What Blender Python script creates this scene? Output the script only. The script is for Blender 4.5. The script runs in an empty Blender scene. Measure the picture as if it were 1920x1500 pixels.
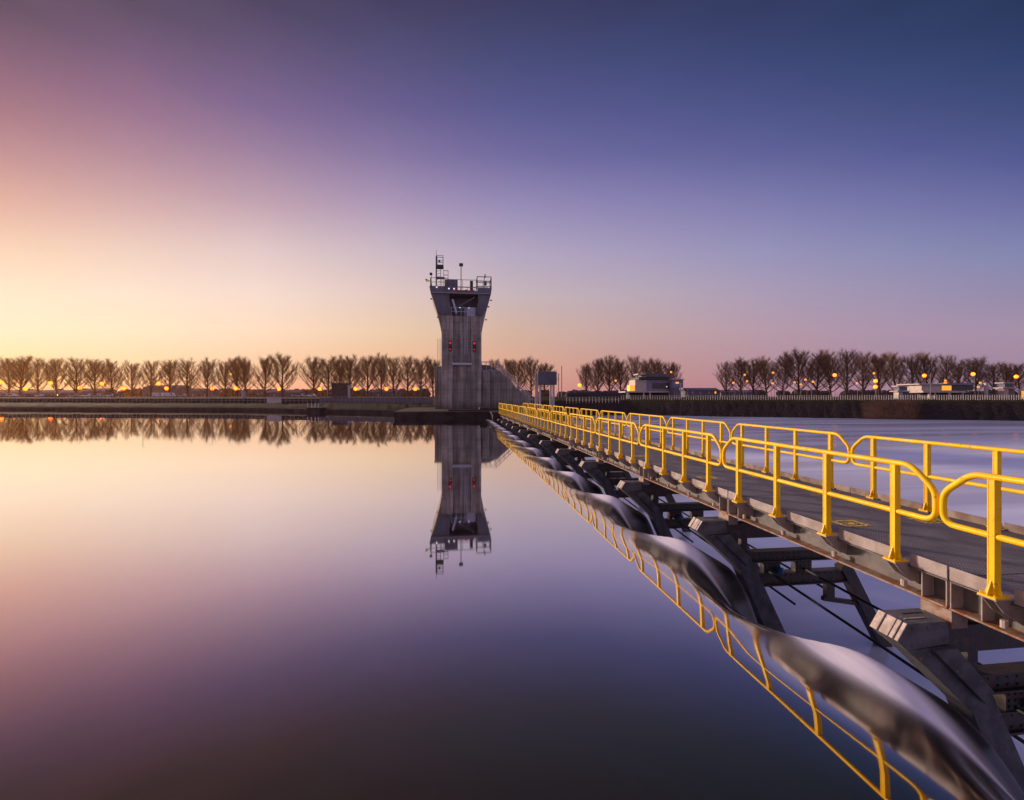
import bpy, math, random
from math import sin, cos, tan, pi, radians, atan2, asin, sqrt, exp
from mathutils import Vector, Matrix
R_ = random.Random(7)
scene = bpy.context.scene
COL = scene.collection

# ------------------------------------------------------------------ camera
F = 880.0; W0 = 1920.0; CX = 960.0; HY = 743.0; CH = 2.55; TH = math.atan(110/880.0)
FW = Vector((sin(TH), cos(TH), 0)); RT = Vector((cos(TH), -sin(TH), 0))
cd = bpy.data.cameras.new('camera'); cam = bpy.data.objects.new('camera', cd); COL.objects.link(cam)
cam.location = (0, 0, CH); cam.rotation_euler = (pi/2, 0, -TH)
cd.sensor_width = 36; cd.lens = 36*F/W0; cd.shift_y = -7/W0; cd.clip_start = .05; cd.clip_end = 9000
scene.camera = cam
def P(px, Z, z=0.0):
    v = RT*((px-CX)/F*Z) + FW*Z
    return Vector((v.x, v.y, z))
def ZH(py, Z): return CH + (HY-py)*Z/F

# ------------------------------------------------------------------ dusk sky
world = bpy.data.worlds.new("World"); scene.world = world; world.use_nodes = True
def lin(c):
    return tuple(((v/255)/12.92 if v/255 <= .04045 else ((v/255+.055)/1.055)**2.4) for v in c)
SKY_Y = [743, 690, 620, 550, 470, 380, 290, 200, 100, 0]
SKY = {
 -160: [(200,172,185)]*2+[(190,165,185)]*2+[(165,152,185)]*2+[(140,135,175)]*2+[(115,115,165)]*2,  # sky behind the camera, raised as extra ambient light
 -80: [(255,185,110),(255,215,140),(255,232,180),(255,228,190),(250,212,180),(232,184,164),(210,154,150),(182,126,134),(148,104,122),(110,84,100)],
 0:    [(255,192,130),(255,224,165),(255,236,204),(254,232,205),(245,213,186),(224,178,164),(193,147,150),(163,120,134),(132,99,121),(98,80,99)],
 240:  [(252,190,142),(254,217,172),(255,232,200),(251,228,208),(237,208,194),(210,172,172),(178,140,155),(150,113,142),(120,94,125),(90,76,100)],
 480:  [(242,175,145),(249,204,165),(253,222,195),(245,220,208),(226,202,201),(192,162,177),(158,131,160),(126,104,146),(103,87,123),(78,69,98)],
 720:  [(232,155,135),(240,188,150),(236,205,175),(224,200,194),(202,184,196),(170,150,182),(134,119,162),(105,95,144),(84,80,122),(68,64,98)],
 960:  [(218,146,138),(222,168,145),(212,178,162),(198,180,186),(178,166,192),(148,138,181),(112,107,159),(88,89,142),(70,75,120),(60,61,98)],
 1200: [(200,138,145),(196,150,148),(194,164,166),(184,168,182),(164,154,188),(136,130,178),(102,102,157),(82,86,140),(64,73,119),(54,59,98)],
 1440: [(180,132,152),(182,145,158),(182,154,170),(170,155,182),(150,147,186),(126,124,174),(95,98,153),(75,83,136),(58,70,116),(49,58,97)],
 1680: [(166,134,158),(168,140,162),(172,148,172),(158,147,178),(139,140,180),(116,117,169),(87,93,149),(69,80,130),(52,68,112),(44,57,95)],
 1920: [(156,132,162),(163,138,162),(166,145,170),(148,139,172),(130,135,177),(108,111,164),(80,89,145),(64,77,125),(47,65,109),(40,55,93)],
}
def build_world():
    nt = world.node_tree; N = nt.nodes; L = nt.links; N.clear()
    def n(t, **k):
        x = N.new(t)
        for a, b in k.items(): setattr(x, a, b)
        return x
    def m(op, a, b=None, clamp=False):
        x = n('ShaderNodeMath', operation=op); x.use_clamp = clamp
        for i, v in enumerate((a, b)):
            if v is None: continue
            if isinstance(v, (int, float)): x.inputs[i].default_value = v
            else: L.new(v, x.inputs[i])
        return x.outputs[0]
    out = n('ShaderNodeOutputWorld')
    tc = n('ShaderNodeTexCoord'); sx = n('ShaderNodeSeparateXYZ'); L.new(tc.outputs['Generated'], sx.inputs[0])
    el = m('DIVIDE', m('ARCSINE', sx.outputs[2]), pi/2, True)
    az = m('ARCTAN2', sx.outputs[0], sx.outputs[1])          # angle from +Y towards +X
    prev = None; prev_az = None
    for px in sorted(SKY, key=lambda k: k):
        axis = math.atan((px-CX)/F)
        a = axis + TH
        if px == -160: a = radians(-150)
        if px == -80: a = radians(-55)
        cr = n('ShaderNodeValToRGB'); cr.color_ramp.interpolation = 'LINEAR'
        els = cr.color_ramp.elements
        h = sqrt(F*F + (max(0, px)-CX)**2)
        pts = []
        for y, c in zip(SKY_Y, SKY[px]):
            pts.append((math.atan((HY-y)/h)/(pi/2), c))
        pts.append((pts[-1][0]+.09, SKY[px][-1])); pts.append((min(pts[-1][0]+.2, .92), (120,122,170))); pts.append((.98, (160,158,200)))  # sky above the view lifted towards the zenith as added fill light
        els[0].position = pts[0][0]; els[0].color = (*lin(pts[0][1]), 1)
        els[1].position = pts[-1][0]; els[1].color = (*lin(pts[-1][1]), 1)
        for p, c in pts[1:-1]:
            e = els.new(p); e.color = (*lin(c), 1)
        L.new(el, cr.inputs[0])
        if prev is None: prev = cr.outputs[0]
        else:
            mp = n('ShaderNodeMapRange'); mp.inputs[1].default_value = prev_az; mp.inputs[2].default_value = a
            L.new(az, mp.inputs[0])
            mx = n('ShaderNodeMix', data_type='RGBA'); L.new(mp.outputs[0], mx.inputs[0]); L.new(prev, mx.inputs[6]); L.new(cr.outputs[0], mx.inputs[7])
            prev = mx.outputs[2]
        prev_az = a
    # past the right edge of the view the unseen sky is brightened as added ambient fill
    cr = n('ShaderNodeValToRGB'); e = cr.color_ramp.elements
    e[0].color = (*lin((200,172,185)), 1); e[1].position = .6; e[1].color = (*lin((140,140,185)), 1)
    x = e.new(.2); x.color = (*lin((158,152,188)), 1)
    L.new(el, cr.inputs[0])
    mp = n('ShaderNodeMapRange'); mp.inputs[1].default_value = prev_az; mp.inputs[2].default_value = radians(150)
    L.new(az, mp.inputs[0])
    mx = n('ShaderNodeMix', data_type='RGBA'); L.new(mp.outputs[0], mx.inputs[0]); L.new(prev, mx.inputs[6]); L.new(cr.outputs[0], mx.inputs[7])
    bg = n('ShaderNodeBackground'); L.new(mx.outputs[2], bg.inputs[0]); bg.inputs[1].default_value = 1.0
    sk = n('ShaderNodeTexSky', sky_type='NISHITA'); sk.sun_disc = False
    sk.sun_elevation = radians(1.5); sk.sun_rotation = radians(-44)
    b2 = n('ShaderNodeBackground'); L.new(sk.outputs[0], b2.inputs[0]); b2.inputs[1].default_value = .004
    ad = n('ShaderNodeAddShader'); L.new(bg.outputs[0], ad.inputs[0]); L.new(b2.outputs[0], ad.inputs[1])
    L.new(ad.outputs[0], out.inputs[0])
build_world()
# low sun glow from beyond the left edge of the view
sl = bpy.data.lights.new('sun', 'SUN'); sun = bpy.data.objects.new('sun', sl); COL.objects.link(sun)
sl.energy = 4.6; sl.angle = radians(6); sl.color = (1.0, .78, .62)
SAZ, SEL = radians(-45), radians(12)
sd = Vector((sin(SAZ)*cos(SEL), cos(SAZ)*cos(SEL), sin(SEL)))
sun.rotation_euler = sd.to_track_quat('Z', 'Y').to_euler()
scene.view_settings.view_transform = 'Standard'; scene.view_settings.look = 'None'
scene.view_settings.exposure = 0; scene.view_settings.gamma = 1
scene.cycles.use_denoising = True
scene.cycles.max_bounces = 6

# ------------------------------------------------------------------ materials
def newmat(name):
    m = bpy.data.materials.new(name); m.use_nodes = True; nt = m.node_tree
    return m, nt, nt.nodes['Principled BSDF']
def mat(name, c, rough=.6, metal=0, c2=None, scale=4, detail=6, bump=0, bscale=None, emit=None, es=0, lo=.4, hi=.62, stretch=None, rust=None, rlo=.6, rhi=.7, rscale=6):
    m, nt, b = newmat(name); N = nt.nodes; L = nt.links
    b.inputs['Base Color'].default_value = (*c, 1); b.inputs['Roughness'].default_value = rough; b.inputs['Metallic'].default_value = metal
    tc = N.new('ShaderNodeTexCoord'); src = tc.outputs['Object']
    if stretch:
        mp = N.new('ShaderNodeMapping'); mp.inputs['Scale'].default_value = stretch; L.new(src, mp.inputs[0]); src = mp.outputs[0]
    def noise(s):
        n = N.new('ShaderNodeTexNoise'); n.inputs['Scale'].default_value = s; n.inputs['Detail'].default_value = detail; L.new(src, n.inputs['Vector']); return n.outputs['Fac']
    def mr(f, a, bb, o0=0, o1=1):
        x = N.new('ShaderNodeMapRange'); x.inputs[1].default_value = a; x.inputs[2].default_value = bb; x.inputs[3].default_value = o0; x.inputs[4].default_value = o1; L.new(f, x.inputs[0]); return x.outputs[0]
    colr = None
    if c2:
        f = noise(scale); mx = N.new('ShaderNodeMix'); mx.data_type = 'RGBA'
        L.new(mr(f, lo, hi), mx.inputs[0]); mx.inputs[6].default_value = (*c, 1); mx.inputs[7].default_value = (*c2, 1)
        colr = mx.outputs[2]; L.new(colr, b.inputs['Base Color'])
        L.new(mr(f, .3, .7, rough*.85, min(1, rough*1.15)), b.inputs['Roughness'])
    if rust:
        f = noise(rscale); mx = N.new('ShaderNodeMix'); mx.data_type = 'RGBA'
        L.new(mr(f, rlo, rhi), mx.inputs[0])
        if colr: L.new(colr, mx.inputs[6])
        else: mx.inputs[6].default_value = (*c, 1)
        mx.inputs[7].default_value = (*rust, 1); L.new(mx.outputs[2], b.inputs['Base Color'])
    if bump:
        bp = N.new('ShaderNodeBump'); bp.inputs['Strength'].default_value = bump; bp.inputs['Distance'].default_value = .02
        L.new(noise(bscale or scale*3), bp.inputs['Height']); L.new(bp.outputs[0], b.inputs['Normal'])
    if emit:
        b.inputs['Emission Color'].default_value = (*emit, 1); b.inputs['Emission Strength'].default_value = es
    return m
M = {}
M['yellow'] = mat('yellow_paint', (.96,.58,.002), .42, c2=(.88,.50,.004), scale=3, bump=.05, bscale=40, rust=(.30,.15,.03), rlo=.64, rhi=.78, rscale=14)
M['steel'] = mat('painted_grey_steel', (.14,.118,.11), .55, c2=(.085,.072,.068), scale=5, bump=.15, bscale=30, rust=(.20,.075,.03), rlo=.63, rhi=.75, rscale=7)
M['flange'] = mat('rusty_flange', (.30,.22,.17), .65, c2=(.26,.09,.03), scale=9, bump=.3, bscale=40, lo=.42, hi=.6)
M['strip'] = mat('weathered_grey_strip', (.36,.29,.265), .6, c2=(.26,.20,.18), scale=5, bump=.15, bscale=30, rust=(.22,.08,.03), rlo=.66, rhi=.74, rscale=5)
M['brownstrip'] = mat('weathered_brown_strip', (.30,.22,.18), .7, c2=(.22,.14,.10), scale=5, bump=.15, bscale=30, rust=(.20,.08,.03), rlo=.62, rhi=.74)
M['darksteel'] = mat('dark_wet_steel', (.034,.030,.032), .5, c2=(.075,.048,.036), scale=6, bump=.3, bscale=25, rust=(.15,.06,.03), rlo=.6, rhi=.74, rscale=8)
M['box'] = mat('grey_housing_paint', (.125,.12,.13), .6, c2=(.075,.07,.078), scale=6, bump=.35, bscale=22, rust=(.24,.16,.12), rlo=.62, rhi=.72, rscale=12)
M['plate'] = mat('pale_guide_plate', (.52,.42,.36), .6, c2=(.36,.27,.22), scale=8, bump=.3, bscale=30, rust=(.10,.06,.05), rlo=.62, rhi=.7, rscale=14)
M['cable'] = mat('black_rod', (.02,.02,.022), .5)
M['blue'] = mat('blue_clamp', (.02,.10,.28), .5)
M['concrete'] = mat('board_marked_concrete', (.30,.26,.25), .85, c2=(.15,.13,.13), scale=.8, bump=.4, bscale=2.5, stretch=(1.6,1.6,.25), lo=.38, hi=.66, rust=(.10,.085,.09), rlo=.56, rhi=.75, rscale=.5)
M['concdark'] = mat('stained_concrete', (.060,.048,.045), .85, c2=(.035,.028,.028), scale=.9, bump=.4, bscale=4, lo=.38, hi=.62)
M['headsteel'] = mat('dark_head_cladding', (.115,.11,.15), .55, c2=(.085,.08,.11), scale=1, bump=.1, bscale=6, stretch=(1,1,.3))
M['lightsteel'] = mat('galvanised_steel', (.42,.42,.5), .45, metal=.2)
M['rail'] = mat('grey_rail', (.22,.20,.21), .5)
M['palerail'] = mat('pale_galvanised_rail', (.50,.42,.40), .55)
M['darkbox'] = mat('black_cabinet', (.03,.03,.035), .6)
M['red'] = mat('red_paint', (.45,.04,.05), .5)
M['orange'] = mat('orange_lamp_glow', (.9,.4,.05), .5, emit=(1.0,.10,.004), es=8)
M['softorange'] = mat('dim_orange_lamp', (.9,.4,.05), .5, emit=(1.0,.30,.03), es=1.2)
M['redlamp'] = mat('red_signal_glow', (.6,.01,.03), .4, emit=(1,.02,.06), es=.55)
M['greenlens'] = mat('dark_green_lens', (.01,.05,.05), .3)
M['whitelamp'] = mat('white_lamp_glow', (.9,.9,.9), .5, emit=(.85,.88,1), es=.9)
M['winlit'] = mat('lit_window', (.9,.45,.1), .5, emit=(1,.40,.03), es=1.0)
M['windark'] = mat('dark_glazing', (.02,.02,.03), .15)
M['render'] = mat('pale_facade', (.62,.50,.46), .8, c2=(.54,.43,.40), scale=.6)
M['violet'] = mat('grey_violet_cladding', (.26,.24,.36), .7, c2=(.22,.2,.3), scale=.5)
M['bark'] = mat('poplar_bark', (.085,.062,.06), .9, c2=(.05,.038,.038), scale=.6, bump=.2)
M['twig'] = mat('poplar_twigs', (.20,.12,.085), .9)
M['wood'] = mat('haze_tinted_wood', (.055,.05,.062), .95, c2=(.035,.032,.042), scale=.05)  # blue-grey of distant haze is mixed into this colour
M['brush'] = mat('brown_brushwood', (.13,.075,.06), .9, c2=(.09,.05,.045), scale=.5)
M['shed'] = mat('shed_wall', (.16,.15,.20), .8, c2=(.13,.12,.16), scale=.1)
M['shedroof'] = mat('shed_roof', (.10,.095,.13), .8)
M['brick'] = mat('dark_brick', (.10,.07,.075), .85, c2=(.07,.05,.05), scale=2)
M['carwhite'] = mat('white_car_paint', (.62,.62,.64), .3)
M['cardark'] = mat('dark_car_paint', (.06,.06,.08), .3)
M['carsilver'] = mat('silver_car_paint', (.32,.32,.36), .3)
M['glass'] = mat('car_glass', (.02,.02,.025), .1)
M['tyre'] = mat('tyre_rubber', (.02,.02,.02), .8)
M['yellowmark'] = mat('yellow_deck_paint', (.80,.48,.03), .6, rust=(.10,.08,.07), rlo=.5, rhi=.56, rscale=30)

def concrete_mat(name, base, dark):
    m, nt, b = newmat(name); N = nt.nodes; L = nt.links
    g = N.new('ShaderNodeNewGeometry')
    def noise(sc, st, det=8):
        mp = N.new('ShaderNodeMapping'); mp.inputs['Scale'].default_value = st; L.new(g.outputs['Position'], mp.inputs[0])
        n = N.new('ShaderNodeTexNoise'); n.inputs['Scale'].default_value = sc; n.inputs['Detail'].default_value = det; L.new(mp.outputs[0], n.inputs['Vector']); return n.outputs['Fac']
    def rng(f, a, bb, o0, o1):
        x = N.new('ShaderNodeMapRange'); x.inputs[1].default_value = a; x.inputs[2].default_value = bb; x.inputs[3].default_value = o0; x.inputs[4].default_value = o1; L.new(f, x.inputs[0]); return x.outputs[0]
    def mul(a, bb):
        x = N.new('ShaderNodeMath'); x.operation = 'MULTIPLY'; L.new(a, x.inputs[0]); L.new(bb, x.inputs[1]); return x.outputs[0]
    streak = rng(noise(1.0, (2.2,2.2,.10)), .35, .65, .55, 1.15)
    blot = rng(noise(.55, (1,1,1.3)), .35, .65, .70, 1.12)
    fine = rng(noise(6, (1,1,1)), .3, .7, .86, 1.1)
    w = N.new('ShaderNodeTexWave'); w.bands_direction = 'Z'; w.inputs['Scale'].default_value = .27; w.inputs['Distortion'].default_value = .12; L.new(g.outputs['Position'], w.inputs['Vector'])
    joint = rng(w.outputs['Fac'], 0, .02, .72, 1)
    w2 = N.new('ShaderNodeTexWave'); w2.bands_direction = 'X'; w2.inputs['Scale'].default_value = .35; L.new(g.outputs['Position'], w2.inputs['Vector'])
    j2 = rng(w2.outputs['Fac'], 0, .008, .80, 1)
    sx = N.new('ShaderNodeSeparateXYZ'); L.new(g.outputs['Position'], sx.inputs[0])
    tide = rng(sx.outputs[2], .9, 2.2, .62, 1)
    f = mul(mul(mul(streak, blot), mul(fine, joint)), mul(j2, tide))
    rb = N.new('ShaderNodeVectorMath'); rb.operation = 'SCALE'; rb.inputs[0].default_value = base; L.new(f, rb.inputs['Scale'])
    mx = N.new('ShaderNodeMix'); mx.data_type = 'RGBA'; L.new(rng(noise(.9, (1.5,1.5,.25)), .56, .70, 0, .6), mx.inputs[0]); L.new(rb.outputs[0], mx.inputs[6]); mx.inputs[7].default_value = (*dark, 1)
    L.new(mx.outputs[2], b.inputs['Base Color']); b.inputs['Roughness'].default_value = .88
    bp = N.new('ShaderNodeBump'); bp.inputs['Strength'].default_value = .5; bp.inputs['Distance'].default_value = .03; L.new(mul(fine, joint), bp.inputs['Height']); L.new(bp.outputs[0], b.inputs['Normal'])
    return m
M['concrete'] = concrete_mat('board_marked_concrete', (.38,.32,.28), (.14,.105,.09))
M['yellow'].node_tree.nodes['Principled BSDF'].inputs['Specular IOR Level'].default_value = .25
for k_ in ('concdark','bark','twig','wood','brush'): M[k_].node_tree.nodes['Principled BSDF'].inputs['Specular IOR Level'].default_value = .12
def deck_mat():
    m, nt, b = newmat('deck_grating'); N = nt.nodes; L = nt.links
    tc = N.new('ShaderNodeTexCoord')
    w = []
    for ax in ('X', 'Y'):
        x = N.new('ShaderNodeTexWave'); x.bands_direction = ax; x.inputs['Scale'].default_value = 8; L.new(tc.outputs['Object'], x.inputs['Vector']); w.append(x.outputs['Fac'])
    mx = N.new('ShaderNodeMath'); mx.operation = 'MINIMUM'; L.new(w[0], mx.inputs[0]); L.new(w[1], mx.inputs[1])
    n = N.new('ShaderNodeTexNoise'); n.inputs['Scale'].default_value = 2.2; n.inputs['Detail'].default_value = 8; L.new(tc.outputs['Object'], n.inputs['Vector'])
    cr = N.new('ShaderNodeValToRGB'); cr.color_ramp.elements[0].position = .35; cr.color_ramp.elements[1].position = .68
    cr.color_ramp.elements[0].color = (.20,.17,.17,1); cr.color_ramp.elements[1].color = (.115,.10,.105,1); L.new(n.outputs['Fac'], cr.inputs[0])
    mr = N.new('ShaderNodeMapRange'); mr.inputs[1].default_value = .1; mr.inputs[2].default_value = .4; mr.inputs[3].default_value = .72; mr.inputs[4].default_value = 1.08; L.new(mx.outputs[0], mr.inputs[0])
    vm = N.new('ShaderNodeVectorMath'); vm.operation = 'SCALE'; L.new(cr.outputs[0], vm.inputs[0]); L.new(mr.outputs[0], vm.inputs['Scale'])
    L.new(vm.outputs[0], b.inputs['Base Color']); b.inputs['Roughness'].default_value = .75
    bp = N.new('ShaderNodeBump'); bp.inputs['Strength'].default_value = .5; bp.inputs['Distance'].default_value = .008; L.new(mx.outputs[0], bp.inputs['Height']); L.new(bp.outputs[0], b.inputs['Normal'])
    return m
M['deck'] = deck_mat()

def water_mat(name, base, gl, rough, pale_trails=True, ramp=(.30, .95), streak=False, steep=None, blur=False, glossramp=None):
    m, nt, b = newmat(name); N = nt.nodes; L = nt.links; N.remove(b); out = N['Material Output']
    df = N.new('ShaderNodeBsdfDiffuse'); df.inputs[0].default_value = (*base, 1)
    gx = N.new('ShaderNodeMix'); gx.data_type = 'RGBA'
    g = N.new('ShaderNodeBsdfGlossy'); g.inputs[0].default_value = (*gl, 1); g.inputs['Roughness'].default_value = rough
    lw = N.new('ShaderNodeLayerWeight'); lw.inputs[0].default_value = .5
    mr = N.new('ShaderNodeMapRange'); mr.inputs[1].default_value = .3; mr.inputs[2].default_value = .97; mr.inputs[3].default_value = ramp[0]; mr.inputs[4].default_value = ramp[1]
    L.new(lw.outputs['Facing'], mr.inputs[0])
    g3 = N.new('ShaderNodeMapRange'); g3.inputs[1].default_value = .45; g3.inputs[2].default_value = .88; L.new(lw.outputs['Facing'], g3.inputs[0]); L.new(g3.outputs[0], gx.inputs[0])
    gx.inputs[6].default_value = (*(steep or gl), 1); gx.inputs[7].default_value = (*gl, 1); L.new(gx.outputs[2], g.inputs[0])
    tc = N.new('ShaderNodeTexCoord')
    if streak:
        mp = N.new('ShaderNodeMapping'); mp.inputs['Scale'].default_value = (.35, .02, 1) if streak == 2 else (.02, .30, 1); mp.inputs['Rotation'].default_value = (0, 0, TH)
        L.new(tc.outputs['Object'], mp.inputs[0])
        n = N.new('ShaderNodeTexNoise'); n.inputs['Scale'].default_value = 1.0; n.inputs['Detail'].default_value = 5; L.new(mp.outputs[0], n.inputs['Vector'])
        cr = N.new('ShaderNodeValToRGB'); cr.color_ramp.elements[0].position = .38; cr.color_ramp.elements[1].position = .62
        cr.color_ramp.elements[0].color = (*[v*.6 for v in base], 1); cr.color_ramp.elements[1].color = (*[min(1, v*1.15) for v in base], 1)
        L.new(n.outputs['Fac'], cr.inputs[0])
        sy = N.new('ShaderNodeSeparateXYZ'); L.new(tc.outputs['Object'], sy.inputs[0])
        fa = N.new('ShaderNodeMath'); fa.operation = 'MULTIPLY_ADD'; fa.inputs[1].default_value = 16; L.new(n.outputs['Fac'], fa.inputs[0]); L.new(sy.outputs[1], fa.inputs[2])
        fr_ = N.new('ShaderNodeMapRange'); fr_.inputs[1].default_value = 44; fr_.inputs[2].default_value = 56; L.new(fa.outputs[0], fr_.inputs[0])
        fm = N.new('ShaderNodeMix'); fm.data_type = 'RGBA'; L.new(fr_.outputs[0], fm.inputs[0]); L.new(cr.outputs[0], fm.inputs[6]); fm.inputs[7].default_value = (.26,.26,.36,1); L.new(fm.outputs[2], df.inputs[0])
        r2 = N.new('ShaderNodeMapRange'); r2.inputs[1].default_value = .4; r2.inputs[2].default_value = .6; r2.inputs[3].default_value = rough*.6; r2.inputs[4].default_value = rough*1.5
        L.new(n.outputs['Fac'], r2.inputs[0]); L.new(r2.outputs[0], g.inputs['Roughness'])
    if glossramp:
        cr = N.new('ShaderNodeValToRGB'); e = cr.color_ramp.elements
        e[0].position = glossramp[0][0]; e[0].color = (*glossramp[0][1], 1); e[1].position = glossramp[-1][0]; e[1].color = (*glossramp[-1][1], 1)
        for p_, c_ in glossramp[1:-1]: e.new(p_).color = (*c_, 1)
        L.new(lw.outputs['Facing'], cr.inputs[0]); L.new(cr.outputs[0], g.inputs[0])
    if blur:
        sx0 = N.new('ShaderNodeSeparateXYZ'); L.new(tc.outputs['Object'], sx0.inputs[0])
        r0 = N.new('ShaderNodeMapRange'); r0.inputs[1].default_value = 3.1; r0.inputs[2].default_value = 3.9; r0.inputs[3].default_value = 1; r0.inputs[4].default_value = .22  # gloss colour darkened towards the crest to give a dark reflection
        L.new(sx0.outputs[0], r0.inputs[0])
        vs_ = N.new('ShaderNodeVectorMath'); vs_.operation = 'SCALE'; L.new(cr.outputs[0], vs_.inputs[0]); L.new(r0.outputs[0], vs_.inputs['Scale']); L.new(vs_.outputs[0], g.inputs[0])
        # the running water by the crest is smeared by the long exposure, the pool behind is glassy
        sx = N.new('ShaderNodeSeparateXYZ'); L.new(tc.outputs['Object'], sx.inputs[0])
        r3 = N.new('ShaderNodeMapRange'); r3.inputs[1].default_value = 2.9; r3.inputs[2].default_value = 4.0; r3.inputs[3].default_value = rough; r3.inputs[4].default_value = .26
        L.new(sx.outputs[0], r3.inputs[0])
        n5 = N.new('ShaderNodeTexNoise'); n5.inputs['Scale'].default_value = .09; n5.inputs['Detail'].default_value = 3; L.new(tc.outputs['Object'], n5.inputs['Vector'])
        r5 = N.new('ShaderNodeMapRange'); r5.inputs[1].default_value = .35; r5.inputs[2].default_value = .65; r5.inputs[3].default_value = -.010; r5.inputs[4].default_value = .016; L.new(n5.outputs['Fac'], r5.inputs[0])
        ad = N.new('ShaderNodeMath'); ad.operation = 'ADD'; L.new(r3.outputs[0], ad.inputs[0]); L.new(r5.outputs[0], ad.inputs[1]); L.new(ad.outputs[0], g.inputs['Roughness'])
    mix = N.new('ShaderNodeMixShader'); L.new(mr.outputs[0], mix.inputs[0]); L.new(df.outputs[0], mix.inputs[1]); L.new(g.outputs[0], mix.inputs[2])
    res = mix.outputs[0]
    if pale_trails:   # long smooth pale matte trails where the water runs over the crest
        at = N.new('ShaderNodeAttribute'); at.attribute_name = 'paleness'
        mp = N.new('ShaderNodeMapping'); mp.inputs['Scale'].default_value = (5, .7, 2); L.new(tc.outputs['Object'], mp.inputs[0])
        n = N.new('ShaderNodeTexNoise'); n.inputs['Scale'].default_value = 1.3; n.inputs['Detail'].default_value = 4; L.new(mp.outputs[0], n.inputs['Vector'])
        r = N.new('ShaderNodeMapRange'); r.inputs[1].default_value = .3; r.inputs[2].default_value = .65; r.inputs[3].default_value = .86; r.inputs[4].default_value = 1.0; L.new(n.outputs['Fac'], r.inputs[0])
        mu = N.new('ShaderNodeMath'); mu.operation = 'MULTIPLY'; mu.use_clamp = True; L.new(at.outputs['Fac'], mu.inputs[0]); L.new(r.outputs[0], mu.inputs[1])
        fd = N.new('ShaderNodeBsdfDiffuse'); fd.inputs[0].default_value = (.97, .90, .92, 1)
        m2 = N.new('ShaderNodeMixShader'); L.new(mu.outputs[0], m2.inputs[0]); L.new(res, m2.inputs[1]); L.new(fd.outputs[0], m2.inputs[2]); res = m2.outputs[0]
    L.new(res, out.inputs[0])
    return m
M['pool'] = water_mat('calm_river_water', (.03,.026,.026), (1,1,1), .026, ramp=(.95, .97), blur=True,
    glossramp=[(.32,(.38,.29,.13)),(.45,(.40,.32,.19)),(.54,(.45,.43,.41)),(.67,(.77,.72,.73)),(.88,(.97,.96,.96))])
M['tail'] = water_mat('milky_river_water', (.86,.83,.96), (.92,.92,1), .22, pale_trails=False, ramp=(.03, .45), streak=1)

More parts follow.
